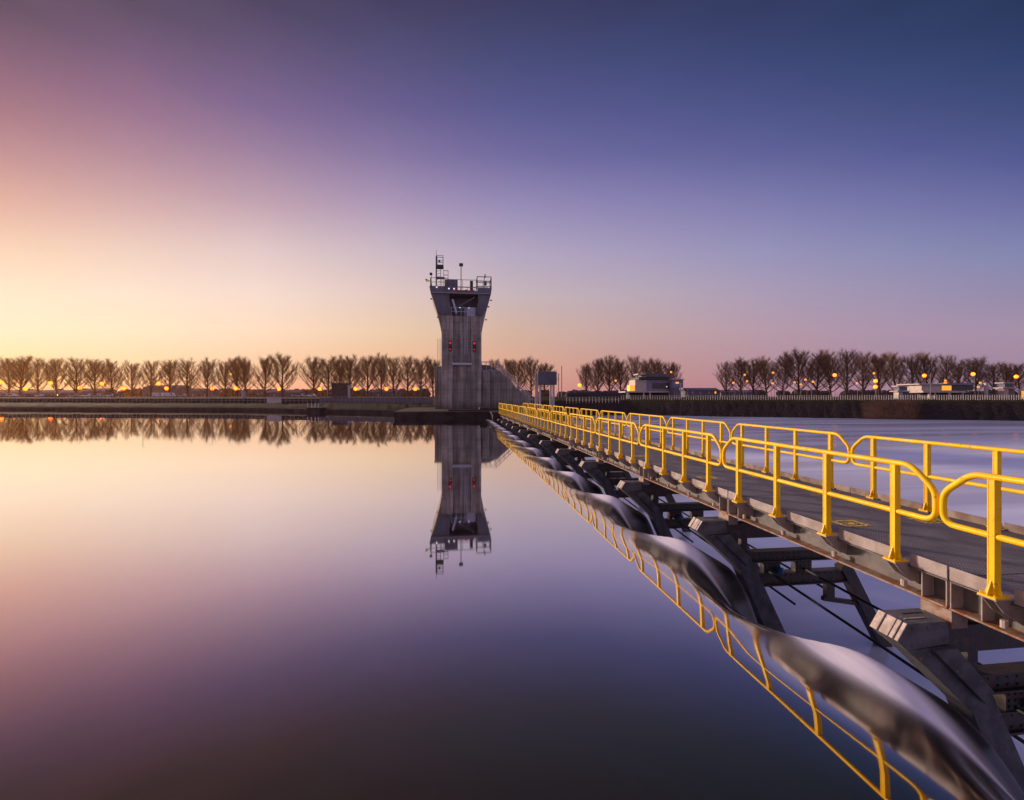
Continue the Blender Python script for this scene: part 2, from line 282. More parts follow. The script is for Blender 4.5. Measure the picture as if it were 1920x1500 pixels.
# ------------------------------------------------------------------ mesh helpers
class MB:
    def __init__(s): s.v = []; s.f = []
    def add(s, vs, fs):
        o = len(s.v); s.v += [tuple(v) for v in vs]; s.f += [tuple(i+o for i in f) for f in fs]; return s
    def hexa(s, c):      # eight corners: bottom loop of four, then top loop of four
        return s.add(c, [(3,2,1,0),(4,5,6,7),(0,1,5,4),(1,2,6,5),(2,3,7,6),(3,0,4,7)])
    def box(s, x0, x1, y0, y1, z0, z1):
        return s.hexa([(x0,y0,z0),(x1,y0,z0),(x1,y1,z0),(x0,y1,z0),(x0,y0,z1),(x1,y0,z1),(x1,y1,z1),(x0,y1,z1)])
    def obox(s, c, u, w, lu, lw, z0, z1):   # box on centre c with axes u, w (half lengths lu, lw)
        c = Vector((c[0], c[1], 0)); a = u*lu; b = w*lw
        q = [c-a-b, c+a-b, c+a+b, c-a+b]
        return s.hexa([(p.x,p.y,z0) for p in q]+[(p.x,p.y,z1) for p in q])
    def bar(s, p, q, w, h, up=Vector((0,0,1))):
        p = Vector(p); q = Vector(q); d = (q-p).normalized(); sd = d.cross(up)
        if sd.length < 1e-4: sd = d.cross(Vector((0,1,0)))
        sd.normalize(); u2 = sd.cross(d).normalized(); a = sd*w/2; b = u2*h/2
        return s.hexa([p-a-b, p+a-b, q+a-b, q-a-b, p-a+b, p+a+b, q+a+b, q-a+b])
    def prism(s, poly, axis, a, b):   # polygon in the plane across axis ('x': (y,z), 'y': (x,z), 'z': (x,y))
        def mk(u, v, t): return {'x': (t,u,v), 'y': (u,t,v), 'z': (u,v,t)}[axis]
        n = len(poly); ar = sum(poly[i][0]*poly[(i+1)%n][1]-poly[(i+1)%n][0]*poly[i][1] for i in range(n))
        pl = poly if ar > 0 else poly[::-1]
        vs = [mk(u,v,a) for u,v in pl]+[mk(u,v,b) for u,v in pl]
        fs = [tuple(range(n))[::-1], tuple(range(n,2*n))]+[(i,(i+1)%n,(i+1)%n+n,i+n) for i in range(n)]
        if (axis == 'y') == (b > a): fs = [f[::-1] for f in fs]
        return s.add(vs, fs)
    def cyl(s, c, r, z0, z1, n=10, r2=None):
        r2 = r if r2 is None else r2
        vs = [(c[0]+r*cos(2*pi*i/n), c[1]+r*sin(2*pi*i/n), z0) for i in range(n)]+[(c[0]+r2*cos(2*pi*i/n), c[1]+r2*sin(2*pi*i/n), z1) for i in range(n)]
        return s.add(vs, [tuple(range(n))[::-1], tuple(range(n,2*n))]+[(i,(i+1)%n,(i+1)%n+n,i+n) for i in range(n)])
    def ball(s, c, r, n=8, k=6, sz=1):
        vs = [(c[0],c[1],c[2]-r*sz)]
        for j in range(1,k):
            t = -pi/2+pi*j/k
            vs += [(c[0]+r*cos(t)*cos(2*pi*i/n), c[1]+r*cos(t)*sin(2*pi*i/n), c[2]+r*sz*sin(t)) for i in range(n)]
        vs.append((c[0],c[1],c[2]+r*sz)); fs = [(0,1+(i+1)%n,1+i) for i in range(n)]
        for j in range(k-2):
            o = 1+j*n; fs += [(o+i,o+(i+1)%n,o+n+(i+1)%n,o+n+i) for i in range(n)]
        o = 1+(k-2)*n; fs += [(o+i,o+(i+1)%n,len(vs)-1) for i in range(n)]
        return s.add(vs, fs)
    def tube(s, pts, r, n=8, closed=False):
        pts = [Vector(p) for p in pts]; m = len(pts); vs = []; fs = []; ref = None
        for i, p in enumerate(pts):
            a = pts[(i-1)%m] if (closed or i > 0) else p; b = pts[(i+1)%m] if (closed or i < m-1) else p
            d = (b-a).normalized()
            if ref is None:
                ref = d.cross(Vector((0,0,1)));
                if ref.length < .01: ref = d.cross(Vector((1,0,0)))
                ref.normalize()
            ref = (ref-d*ref.dot(d)).normalized(); o = d.cross(ref)
            vs += [p+ref*r*cos(2*pi*k/n)+o*r*sin(2*pi*k/n) for k in range(n)]
        for i in range(m if closed else m-1):
            j = (i+1)%m
            fs += [(i*n+k, i*n+(k+1)%n, j*n+(k+1)%n, j*n+k) for k in range(n)]
        if not closed: fs += [tuple(range(n))[::-1], tuple(range((m-1)*n, m*n))]
        return s.add(vs, fs)
    def build(s, name, m, parent=None, smooth=False, bevel=0):
        o0 = Vector(parent['_o']) if parent is not None and '_o' in parent else Vector((0,0,0))
        me = bpy.data.meshes.new(name); me.from_pydata([tuple(Vector(v)-o0) for v in s.v], [], s.f); me.update()
        me.materials.append(M[m] if isinstance(m, str) else m)
        if smooth: me.polygons.foreach_set('use_smooth', [True]*len(me.polygons))
        ob = bpy.data.objects.new(name, me); COL.objects.link(ob)
        if parent is not None:
            ob.parent = parent; ob['_o'] = tuple(o0)
        if bevel:
            bm = ob.modifiers.new('bevel', 'BEVEL'); bm.width = bevel; bm.segments = 2; bm.limit_method = 'ANGLE'
        return ob
def tag(o, label=None, cat=None, group=None, kind=None):
    if label: o['label'] = label
    if cat: o['category'] = cat
    if group: o['group'] = group
    if kind: o['kind'] = kind
    return o
def thing(name, loc, label, cat, group=None):
    o = bpy.data.objects.new(name, None); COL.objects.link(o); o.location = loc; o['_o'] = tuple(loc); o.empty_display_size = .3
    return tag(o, label, cat, group)
def copy_tree(o, parent=None):
    c = o.copy(); COL.objects.link(c); c.parent = parent
    for ch in list(o.children): copy_tree(ch, c)
    return c
ORD = ['nearest','second','third','fourth','fifth','sixth','seventh','eighth','ninth','tenth','eleventh','twelfth','thirteenth','fourteenth','fifteenth','sixteenth','seventeenth','eighteenth','nineteenth','twentieth','twenty first','twenty second','twenty third','twenty fourth','twenty fifth']
ORD1 = ['first']+ORD[1:]

# ------------------------------------------------------------------ water
BAY = 3.92; Y0 = 4.25; NB = 13       # joints at Y0 + k*BAY; span k runs Y0+(k-1)*BAY .. Y0+k*BAY
YEND = Y0+12*BAY
TAILZ = -2.35
def sst(t): t = max(0, min(1, t)); return t*t*(3-2*t)
def crest(X, Y):
    yf = Y0+.11; d = (Y-yf-1.02) % BAY - BAY + 1.02          # -2.9 .. 1.02 about the trestle on this stretch
    b = exp(-(d/.55)**2) if d > 0 else exp(-(d/1.25)**2)
    if Y < Y0-BAY*1.5: b = 0
    s_ = max(0, X-3.13+.28*b); zz = -.13*s_*s_/(.40+s_) - .050*exp(min(0, X-3.3)/.75) - .05*max(0, X-3.3)
    xf = 3.24+.84*b; kk = .80-.56*b
    u = max(0, X-xf); u = min(u, 1.75+.2*b)
    zz += -kk*u*u + .11*exp(-((X-4.2)/.36)**2)*exp(-((d+.15)/.7)**2)
    if X > 5.1: zz -= 3.0*(X-5.1)**1.5*2
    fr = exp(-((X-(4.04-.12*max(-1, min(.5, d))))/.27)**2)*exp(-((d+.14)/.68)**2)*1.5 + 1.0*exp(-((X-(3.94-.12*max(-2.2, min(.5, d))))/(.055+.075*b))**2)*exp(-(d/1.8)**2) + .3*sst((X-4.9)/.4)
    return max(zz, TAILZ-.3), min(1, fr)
def build_pool():
    xs = [-1100,-600,-150,-60,-25,-12,-6,-2,0,1.0]+[1.6+.12*i for i in range(14)]+[3.25+.05*i for i in range(56)]
    ys = [-300,-60,-20,-9]+[-5.5+.09*i for i in range(int((YEND+1.2+5.5)/.09))]+[YEND+1.3, YEND+3.6]
    ys = sorted(set(round(y,3) for y in ys))
    vs = []; fr = []
    for y in ys:
        for x in xs:
            if y < -9 or x < 1.0: z, f = -.0, 0
            else: z, f = crest(x, y)
            if x < 2.2 and x >= 1.0: z *= sst((x-1.0)/1.2)
            vs.append((x,y,z)); fr.append(f)
    nx = len(xs); fs = [(j*nx+i, j*nx+i+1, (j+1)*nx+i+1, (j+1)*nx+i) for j in range(len(ys)-1) for i in range(nx-1)]
    # the still part of the pool runs on past the walkway end to the far bank
    n0 = len(vs); yl = ys[-1]
    vs += [(-1100,yl,0),(5.0,yl,0),(5.0,140,0),(-1100,600,0)]; fr += [0]*4
    fs += [(n0,n0+1,n0+2,n0+3)]
    me = bpy.data.meshes.new('pool_water'); me.from_pydata(vs, [], fs); me.update()
    a = me.attributes.new('paleness', 'FLOAT', 'POINT'); a.data.foreach_set('value', fr)
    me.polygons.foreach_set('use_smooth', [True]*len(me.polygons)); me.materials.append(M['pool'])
    o = bpy.data.objects.new('river_water', me); COL.objects.link(o); tag(o, 'still mirror-like river water held behind the weir, spilling over its crest', kind='structure')
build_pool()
mb = MB(); mb.add([(4.6,-300,TAILZ),(700,-300,TAILZ),(700,200,TAILZ),(4.6,200,TAILZ)], [(0,1,2,3)])
tag(mb.build('downstream_water', 'tail'), 'milky blurred river water below the weir', kind='structure')

# ------------------------------------------------------------------ land: one sheet from the banks to the horizon
def land_mat():
    m, nt, b = newmat('bank_ground'); N = nt.nodes; L = nt.links
    g = N.new('ShaderNodeNewGeometry'); sx = N.new('ShaderNodeSeparateXYZ'); L.new(g.outputs['Position'], sx.inputs[0])
    n = N.new('ShaderNodeTexNoise'); n.inputs['Scale'].default_value = .35; n.inputs['Detail'].default_value = 9; L.new(g.outputs['Position'], n.inputs['Vector'])
    n2 = N.new('ShaderNodeTexNoise'); n2.inputs['Scale'].default_value = 1.6; n2.inputs['Detail'].default_value = 8; L.new(g.outputs['Position'], n2.inputs['Vector'])
    ad = N.new('ShaderNodeMath'); ad.operation = 'MULTIPLY_ADD'; ad.inputs[1].default_value = .7; L.new(n.outputs['Fac'], ad.inputs[0]); L.new(sx.outputs[2], ad.inputs[2])
    st = N.new('ShaderNodeValToRGB'); st.color_ramp.elements[0].position = .3; st.color_ramp.elements[1].position = .7
    st.color_ramp.elements[0].color = (.018,.014,.014,1); st.color_ramp.elements[1].color = (.050,.037,.033,1); L.new(n2.outputs['Fac'], st.inputs[0])
    gr = N.new('ShaderNodeValToRGB'); gr.color_ramp.elements[0].position = .3; gr.color_ramp.elements[1].position = .7
    gr.color_ramp.elements[0].color = (.020,.017,.007,1); gr.color_ramp.elements[1].color = (.036,.030,.012,1); L.new(n.outputs['Fac'], gr.inputs[0])
    mr = N.new('ShaderNodeMapRange'); mr.inputs[1].default_value = 1.05; mr.inputs[2].default_value = 1.35; L.new(ad.outputs[0], mr.inputs[0])
    mx = N.new('ShaderNodeMix'); mx.data_type = 'RGBA'; L.new(mr.outputs[0], mx.inputs[0]); L.new(st.outputs[0], mx.inputs[6]); L.new(gr.outputs[0], mx.inputs[7])
    L.new(mx.outputs[2], b.inputs['Base Color']); b.inputs['Roughness'].default_value = .95; b.inputs['Specular IOR Level'].default_value = .05
    bp = N.new('ShaderNodeBump'); bp.inputs['Strength'].default_value = .8; bp.inputs['Distance'].default_value = .25; L.new(n2.outputs['Fac'], bp.inputs['Height']); L.new(bp.outputs[0], b.inputs['Normal'])
    return m
M['land'] = land_mat()
def bank_pts():
    # (px-like azimuth, depth) of the waterline, left to right
    L_ = [(-3200, 150), (-1200, 110), (-300, 98), (0, 91), (250, 87), (460, 84), (600, 76), (742, 69), (800, 68)]
    R2 = [(935, 64), (965, 68), (1000, 92), (1090, 118), (1180, 123), (1330, 114), (1500, 107), (1700, 99), (1920, 93), (2400, 82), (3600, 62), (7000, 45)]
    return L_, R2
Lb, Rb = bank_pts()
def interp(tab, x):
    if x <= tab[0][0]: return tab[0][1]
    for (a, va), (b, vb) in zip(tab, tab[1:]):
        if x <= b: return va+(vb-va)*(x-a)/(b-a)
    return tab[-1][1]
def bank_Z(px): return interp(Lb+Rb, px)
profL = [(-1.0,-3.2),(0,-.1),(.5,.42),(5,.75),(7.5,1.05),(20,1.25),(55,1.95),(130,2.1),(600,2.0),(1150,1.9)]
profR = [(-2.0,-3.3),(0,-2.45),(4,-1.1),(9,.55),(11,1.15),(15,1.45),(40,1.75),(130,2.1),(600,2.0),(1150,1.9)]
def build_land():
    pxs = []
    a = -74.0
    while a <= 82.5:
        pxs.append(CX+F*tan(radians(a))); a += .25
    rn = random.Random(3); vs = []; nr = len(profL)
    for px in pxs:
        Z = bank_Z(px); t = 0 if px < 880 else 1 if px > 960 else (px-880)/80
        w = P(px, Z); r = w.length; d = w.normalized()
        for (ra, za), (rb, zb) in zip(profL, profR):
            rr = ra*(1-t)+rb*t; zz = za*(1-t)+zb*t
            j = rn.uniform(-.12,.12) if 0 <= rr < 30 else rn.uniform(-.03,.03)
            q = d*(r+rr+ (rn.uniform(-.35,.35) if t > .5 and rr < 10 else 0))
            vs.append((q.x, q.y, zz+j*(1 if zz > 0 or t > .5 else .3)))
    fs = [(i*nr+k, i*nr+k+1, (i+1)*nr+k+1, (i+1)*nr+k) for i in range(len(pxs)-1) for k in range(nr-1)]
    me = bpy.data.meshes.new('ground'); me.from_pydata(vs, [], [f[::-1] for f in fs]); me.update(); me.materials.append(M['land'])
    me.polygons.foreach_set('use_smooth', [True]*len(me.polygons))
    o = bpy.data.objects.new('ground', me); COL.objects.link(o); tag(o, 'grassy river banks with dark stone revetment', kind='structure')
build_land()
def ground_z(px, Z):
    d = (Z-bank_Z(px)) * sqrt(1+((px-CX)/F)**2)
    t = 0 if px < 880 else 1
    return interp(profR if t else profL, d)

# ------------------------------------------------------------------ walkway
XL, XR = 4.97, 7.61; DZ = .68; PZ = .70; TOPZ = 1.80; MIDZ = 1.255; RR = .031
def rail_loop(y0, y1, x):
    pts = []
    def arc(cy, cz, r, a0, a1, n=5):
        for i in range(n+1):
            t = radians(a0+(a1-a0)*i/n); pts.append((x, cy+r*cos(t), cz+r*sin(t)))
    c = .27; v = .235; r = .12
    # top corner is a straight chamfer with two soft bends, bottom corner a bend
    def bend(p, q, s, r):     # soft bend at q coming from p going to s
        p, q, s = Vector(p), Vector(q), Vector(s); a = q+(p-q).normalized()*r; b = q+(s-q).normalized()*r
        for i in range(6):
            t = i/5; pts.append(tuple(a*(1-t)**2+q*2*t*(1-t)+b*t*t))
    poly = [(x,y0,TOPZ-v),(x,y0+c,TOPZ),(x,y1-c,TOPZ),(x,y1,TOPZ-v),(x,y1,MIDZ),(x,y0,MIDZ)]
    rs = [.10,.10,.10,.10,.13,.13]
    for i in range(6): bend(poly[i-1], poly[i], poly[(i+1)%6], rs[i])
    return pts
def make_panel(side, y1, label):
    # side -1: river side (left), +1: right; y1 = far joint
    x = XL if side < 0 else XR
    ya = y1-BAY+.035; yb = y1-.035; base = PZ if side < 0 else DZ+.02
    t = thing('guard_rail', (x, (ya+yb)/2, base), label, 'railing', 'yellow railing panels along the '+('left' if side < 0 else 'right')+' edge of the walkway')
    MB().tube(rail_loop(ya, yb, x), RR, 10, True).build('rail_loop', 'yellow', t, smooth=True)
    for i in range(4):
        y = y1-BAY+BAY/8*(1+2*i)
        # H-section post
        w, d = .072, .062
        mb = MB(); mb.box(x-w/2, x+w/2, y-d/2, y-d/2+.012, base+.014, TOPZ-.02); mb.box(x-w/2, x+w/2, y+d/2-.012, y+d/2, base+.014, TOPZ-.02); mb.box(x-w/2+.002, x-w/2+.016, y-d/2+.012, y+d/2-.012, base+.014, TOPZ-.022)
        ps = mb.build('post', 'yellow', t, bevel=.002)
        pl = MB(); pl.box(x-.085, x+.085, y-.075, y+.075, base-.004, base+.012)
        for sx in (-1, 1):
            xa = x+sx*(w/2); xb = x+sx*.08
            pl.prism([(xa, base+.012),(xb, base+.012),(xb, base+.03),(xa, base+.15)], 'y', y-.006, y+.006)
        for sx in (-1, 1):
            ya_ = y+sx*(d/2); yb_ = y+sx*.07
            pl.prism([(ya_, base+.012),(yb_, base+.012),(yb_, base+.03),(ya_, base+.14)], 'x', x-.006, x+.006)
        for sx in (-1, 1):
            for sy in (-1, 1): pl.cyl((x+sx*.066, y+sy*.058), .011, base+.012, base+.03, 6)
        pl.build('base_plate', 'yellow', ps)
    return t
def lbl(n, side):
    s = 'left river side' if side < 0 else 'right downstream side'
    if n == 0: return 'nearest yellow railing panel on the %s, cut by the photo edge' % s
    if n == NB-1: return 'farthest yellow railing panel on the %s of the walkway, by the concrete pier' % s
    return '%s nearest yellow railing panel on the %s of the walkway' % (ORD[n], s)
for side in (-1, 1):
    p0 = make_panel(side, Y0+0*BAY, lbl(0, side))
    for k in range(1, NB):
        c = copy_tree(p0); c.location.y += k*BAY; c['label'] = lbl(k, side)

def make_span(y1, label):
    ya, yb = y1-BAY+.012, y1-.012
    t = thing('walkway_span', (XL, (ya+yb)/2, DZ), label, 'walkway', 'steel walkway spans on the weir frames')
    MB().box(XL+.11, XR+.02, ya, yb, DZ-.03, DZ).build('deck', 'deck', t)
    for side in (-1, 1):
        xo = XL+.10 if side < 0 else XR+.10
        s = -side          # inward direction
        # girder: web set back, two flanges, stiffeners
        xw = xo+s*.15
        MB().box(min(xw,xw+s*.014), max(xw,xw+s*.014), ya, yb, .372, DZ-.045).build('girder_web', 'steel', t)
        fl = MB(); fl.box(min(xo-s*.005,xo+s*.24), max(xo-s*.005,xo+s*.24), ya, yb, .352, .372).build('bottom_flange', 'flange', t)
        MB().box(min(xo,xo+s*.24), max(xo,xo+s*.24), ya, yb, DZ-.045, DZ-.032).build('top_flange', 'steel', t)
        for yy in (ya+.004, ya+.26, yb-.30, yb-.014):
            MB().box(min(xo+s*.004,xw-s*.001), max(xo+s*.004,xw-s*.001), yy, yy+.012, .373, DZ-.046).build('stiffener', 'strip' if side < 0 else 'steel', t)
        # kick strips between the posts
        ps = [y1-BAY+BAY/8*(1+2*i) for i in range(4)]
        edges = [ya]+ps+[yb]
        for i in range(5):
            e0 = edges[i]+(.085 if i > 0 else 0); e1 = edges[i+1]-(.085 if i < 4 else 0)
            x0 = xo+.0 if side < 0 else xo-.10
            MB().box(x0, x0+.012, e0, e1, DZ-.02 if side < 0 else DZ+.004, DZ+.115).build('kick_plate', 'strip' if side < 0 else 'brownstrip', t, bevel=.002)
        if side < 0:
            for y in ps:    # outrigger brackets carrying the railing posts
                b = MB()
                for dy in (-.05, .05):
                    b.prism([(XL-.075, PZ-.006),(xw-.002, PZ-.006),(xw-.002, PZ-.27),(XL+.035, PZ-.14),(XL-.06, PZ-.03)], 'y', y+dy-.006, y+dy+.006)
                b.box(XL-.082, xw-.002, y-.082, y+.082, PZ-.016, PZ-.005)
                b.build('rail_bracket', 'strip', t)
                b = MB(); b.cyl((XL+.11, y), .03, .40, .47, 8); b.build('pipe_clip', 'plate', t)
        else:
            for y in ps:
                b = MB(); b.box(XR-.08, xw+.0, y-.08, y+.08, DZ-.031, DZ+.014); b.build('rail_bracket', 'brownstrip', t)
    cb = MB()
    for i in range(5):
        y = ya+.3+i*(BAY-.62)/4
        cb.box(XL+.265, XR-.065, y-.04, y+.04, .45, DZ-.032)
    cb.build('cross_beams', 'darksteel', t)
    ym = y1-BAY+1.98
    mk = MB()
    for xc in (5.80, 7.12):
        for (a0,a1,b0,b1) in ((-.20,.20,-.16,-.11),(-.20,.20,.11,.16),(-.20,-.14,-.11,.11),(.14,.20,-.11,.11),(-.06,.07,-.07,.06)):
            mk.box(xc+a0, xc+a1, ym+b0, ym+b1, DZ+.001, DZ+.004)
    mk.build('yellow_marking', 'yellowmark', t)
    mk = MB(); mk.box(6.72, 7.30, yb-.07, yb-.03, DZ+.001, DZ+.004); mk.build('joint_line', 'yellowmark', t)
    return t
def slbl(n):
    if n == 0: return 'nearest grey steel walkway span with grating deck, cut by the frame'
    if n == NB-1: return 'farthest walkway span, ending at the concrete pier'
    return '%s nearest walkway span with grating deck and rusty edge girders' % ORD[n]
s0 = make_span(Y0, slbl(0))
for k in range(1, NB):
    c = copy_tree(s0); c.location.y += k*BAY; c['label'] = slbl(k)

# trestle frames that carry the joints
def make_frame(yj, label):
    yc = yj+.11; h = .16
    t = thing('weir_trestle', (5.0, yc, -2.3), label, 'weir frame', 'steel trestles carrying the walkway over the weir')
    # housing with a slanted upstream face
    q = [(4.55,.25),(5.02,.25),(5.02,.02),(4.55,-.02),(4.44,.08)]
    hm = MB().prism(q, 'y', yc-h, yc+h)
    for (x, z) in ((4.60,.20),(4.78,.20),(4.97,.20),(4.97,.06),(4.60,.03)):
        hm.hexa([(x-.014,yc-h-.014,z-.014),(x+.014,yc-h-.014,z-.014),(x+.016,yc-h+.001,z-.016),(x-.016,yc-h+.001,z-.016),(x-.014,yc-h-.014,z+.014),(x+.014,yc-h-.014,z+.014),(x+.016,yc-h+.001,z+.016),(x-.016,yc-h+.001,z+.016)])
    hs = hm.build('housing', 'box', t, bevel=.008)
    for j, (a, b) in enumerate(((-.158,-.118),(-.105,-.06),(-.045,.06),(.075,.158))):
        # pale guide plates on the slanted face
        p = Vector((4.44,0,.08)); q2 = Vector((4.55,0,.25)); n_ = Vector((-.84,0,.54))
        o = .012+.006*(j%2)
        cs = []
        for base, off in ((p,.001),(q2,.001),(q2,o),(p,o)):
            cs.append((base.x+n_.x*off, base.z+n_.z*off))
        MB().prism(cs, 'y', yc+a, yc+b).build('guide_plate', 'plate', hs, bevel=.005)
    MB().box(4.62, 4.86, yc-.06, yc-.045, .2515, .256).build('lid_seam', 'plate', hs)
    MB().box(4.70, 4.95, yc+.05, yc+.06, .2515, .256).build('lid_seam', 'darksteel', hs)
    # slanted upstream leg
    leg = [(4.52,.03),(4.72,-.14),(5.34,-.64),(6.5,-2.6),(7.0,-2.6),(5.95,-.95),(5.42,-.35),(5.05,.01)]
    MB().prism([(4.55,-.021),(5.02,.0),(5.10,-.03),(5.55,-.55),(6.55,-2.6),(6.15,-2.6),(5.30,-.70),(4.72,-.16)], 'y', yc-h+.005, yc+h-.04).build('upstream_leg', 'box', t, bevel=.006)
    MB().prism([(4.80,-.02),(5.06,.0),(5.50,-.48),(5.40,-.60)], 'y', yc-h-.05, yc-h+.004).build('leg_cover', 'box', t, bevel=.01)
    # horizontal members
    MB().box(5.03, 7.95, yc-.10, yc+.10, -.11, .17).build('head_beam', 'darksteel', t)
    def riv(mb, x0, x1, zs, y, st=.12):
        n = int((x1-x0)/st)
        for i in range(n+1):
            for z in zs:
                x = x0+st*i; mb.hexa([(x-.012,y-.012,z-.012),(x+.012,y-.012,z-.012),(x+.014,y+.001,z-.014),(x-.014,y+.001,z-.014),(x-.012,y-.012,z+.012),(x+.012,y-.012,z+.012),(x+.014,y+.001,z+.014),(x-.014,y+.001,z+.014)])
        return mb
    def ibeam(x0, x1, hw, z0, z1):
        mb = MB(); mb.box(x0,x1,yc-hw,yc+hw,z0,z0+.025); mb.box(x0,x1,yc-hw,yc+hw,z1-.025,z1); mb.box(x0+.002,x1-.002,yc-hw*.45,yc+hw*.45,z0+.025,z1-.025)
        return riv(mb, x0+.08, x1-.08, (z0+.06, z1-.06), yc-hw*.45)
    ibeam(5.2, 7.75, .09, -.59, -.38).build('middle_beam', 'darksteel', t)
    ibeam(5.62, 7.70, .08, -1.05, -.80).build('lower_beam', 'darksteel', t)
    for (a, b) in ((5.46,5.65),(5.83,6.17),(6.48,6.82)):
        riv(MB().box(a, b, yc-.06, yc+.06, -.799, -.591), a+.04, b-.04, (-.76,-.69,-.62), yc-.06, .08).build('stub', 'darksteel', t)
    MB().box(5.38,5.50, yc-.05, yc+.05, -.379, -.111).build('stub', 'darksteel', t)
    MB().box(7.1,7.25, yc-.05, yc+.05, -.379, -.111).build('stub', 'darksteel', t)
    MB().box(7.15,7.32, yc-.05, yc+.05, -1.35, -1.051).build('stub', 'darksteel', t)
    MB().bar((7.52, yc, -.70), (8.55, yc, -2.6), .18, .22, Vector((1,0,0))).build('downstream_leg', 'darksteel', t)
    MB().bar((7.1, yc, -1.36), (7.86, yc, -1.50), .08, .08).build('brace', 'darksteel', t)
    MB().box(5.05, 5.24, yc-.16, yc+.16, .171, .351).build('bearing', 'flange', t)
    MB().box(7.50, 7.69, yc-.16, yc+.16, .171, .351).build('bearing', 'flange', t)
    # thin rods towards the next trestle nearer the camera
    MB().tube([(5.9,yc-.09,-.75),(6.3,yc-BAY*.5,-1.15),(6.6,yc-BAY+.1,-1.5)], .022, 6).build('tie_rod', 'cable', t, smooth=True)
    MB().tube([(6.6,yc-.09,-.72),(6.9,yc-BAY*.5,-.95),(7.2,yc-BAY+.1,-1.2)], .022, 6).build('tie_rod', 'cable', t, smooth=True)
    MB().cyl((6.1, yc-.14), .06, -.78, -.68, 8).build('clamp', 'blue', t)
    return t
def flbl(n):
    if n == 0: return 'nearest steel weir trestle with grey housing and pale guide plates, cut by the frame'
    if n == 12: return 'farthest steel weir trestle against the concrete pier'
    return '%s nearest steel weir trestle under a walkway joint' % ORD[n]
f0 = make_frame(Y0, flbl(0))
for k in range(1, 12):
    c = copy_tree(f0); c.location.y += k*BAY; c['label'] = flbl(k) if k < 11 else 'farthest steel weir trestle before the concrete pier'

# ------------------------------------------------------------------ pier, tower, stair wall
TY = 65.2
pier = thing('pier_platform', (-1, 58, 0), 'low dark concrete pier platform around the foot of the tower', 'pier')
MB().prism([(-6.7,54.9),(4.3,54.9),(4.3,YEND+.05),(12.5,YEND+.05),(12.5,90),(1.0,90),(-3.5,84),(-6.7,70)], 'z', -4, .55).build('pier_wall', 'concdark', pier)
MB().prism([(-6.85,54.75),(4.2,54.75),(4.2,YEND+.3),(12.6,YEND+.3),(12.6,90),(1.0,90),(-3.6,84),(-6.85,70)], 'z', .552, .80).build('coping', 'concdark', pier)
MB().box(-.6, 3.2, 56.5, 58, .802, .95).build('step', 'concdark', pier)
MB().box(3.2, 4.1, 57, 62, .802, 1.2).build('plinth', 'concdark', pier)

tw = thing('weir_tower', (1.135, TY, .8), 'tall flared concrete weir tower with railed equipment platform on top', 'tower')
SX0, SX1 = -1.61, 3.88
sh = MB()
sh.box(SX0, -.05, TY, TY+9, .8, 13.7); sh.box(2.45, SX1, TY, TY+9, .8, 13.7); sh.box(-.05, 2.45, TY+.35, TY+9, .8, 13.7)
shaft = sh.build('shaft', 'concrete', tw, bevel=.03)
Lw = [(-1.61,11.3),(-1.80,12.4),(-2.25,14.2),(-2.75,15.8),(-3.05,16.6),(-1.0,16.6),(-.45,15.4),(-.45,13.71),(-1.61,13.71)]
Rw = [(3.88,11.3),(4.07,12.3),(4.5,14.2),(4.95,15.8),(5.15,16.6),(3.9,16.6),(3.3,15.4),(3.3,13.71),(3.88,13.71)]
MB().prism([(-1.612,11.3),(-1.80,12.4),(-2.25,14.2),(-2.75,15.8),(-3.05,16.6),(-1.0,16.6),(-.45,15.4),(-.45,13.71),(-1.612,13.71)], 'y', TY+.02, TY+8.9).build('flared_wing', 'concrete', tw)
MB().prism([(3.882,11.3),(4.07,12.3),(4.5,14.2),(4.95,15.8),(5.15,16.6),(3.9,16.6),(3.3,15.4),(3.3,13.71),(3.882,13.71)], 'y', TY+.02, TY+8.9).build('flared_wing', 'concrete', tw)
# dark cladding hung in front of the wings
MB().prism([(-1.55,13.72),(-2.15,14.35),(-2.95,16.6),(-.55,16.6),(-.55,13.9),(-1.0,13.72)], 'y', TY-.25, TY+.015).build('front_cladding', 'headsteel', tw)
MB().prism([(3.8,13.72),(4.4,14.35),(5.05,16.6),(3.4,16.6),(3.4,13.9),(3.6,13.72)], 'y', TY-.25, TY+.015).build('front_cladding', 'headsteel', tw)
MB().box(-.44, 3.29, TY+2.6, TY+2.8, 13.72, 16.58).build('recess_wall', 'headsteel', tw)
MB().prism([(-3.05,16.602),(5.15,16.602),(5.28,17.5),(3.35,17.5),(3.35,17.0),(-.55,17.0),(-.75,17.55),(-3.25,17.55)], 'y', TY-.5, TY+9).build('deck_slab', 'headsteel', tw)
MB().box(-2.9, 4.95, TY-.56, TY-.502, 16.61, 16.78).build('edge_beam', 'rail', tw)
dg = MB()
for (a, b) in (((-2.2,14.6),(-.8,13.9)), ((-2.6,15.9),(-.9,14.0)), ((4.9,16.3),(3.6,14.2)), ((2.9,16.2),(.8,14.9))):
    dg.bar((a[0],TY-.30,a[1]),(b[0],TY-.30,b[1]),.08,.12)
dg.build('diagonal_brace', 'headsteel', tw)
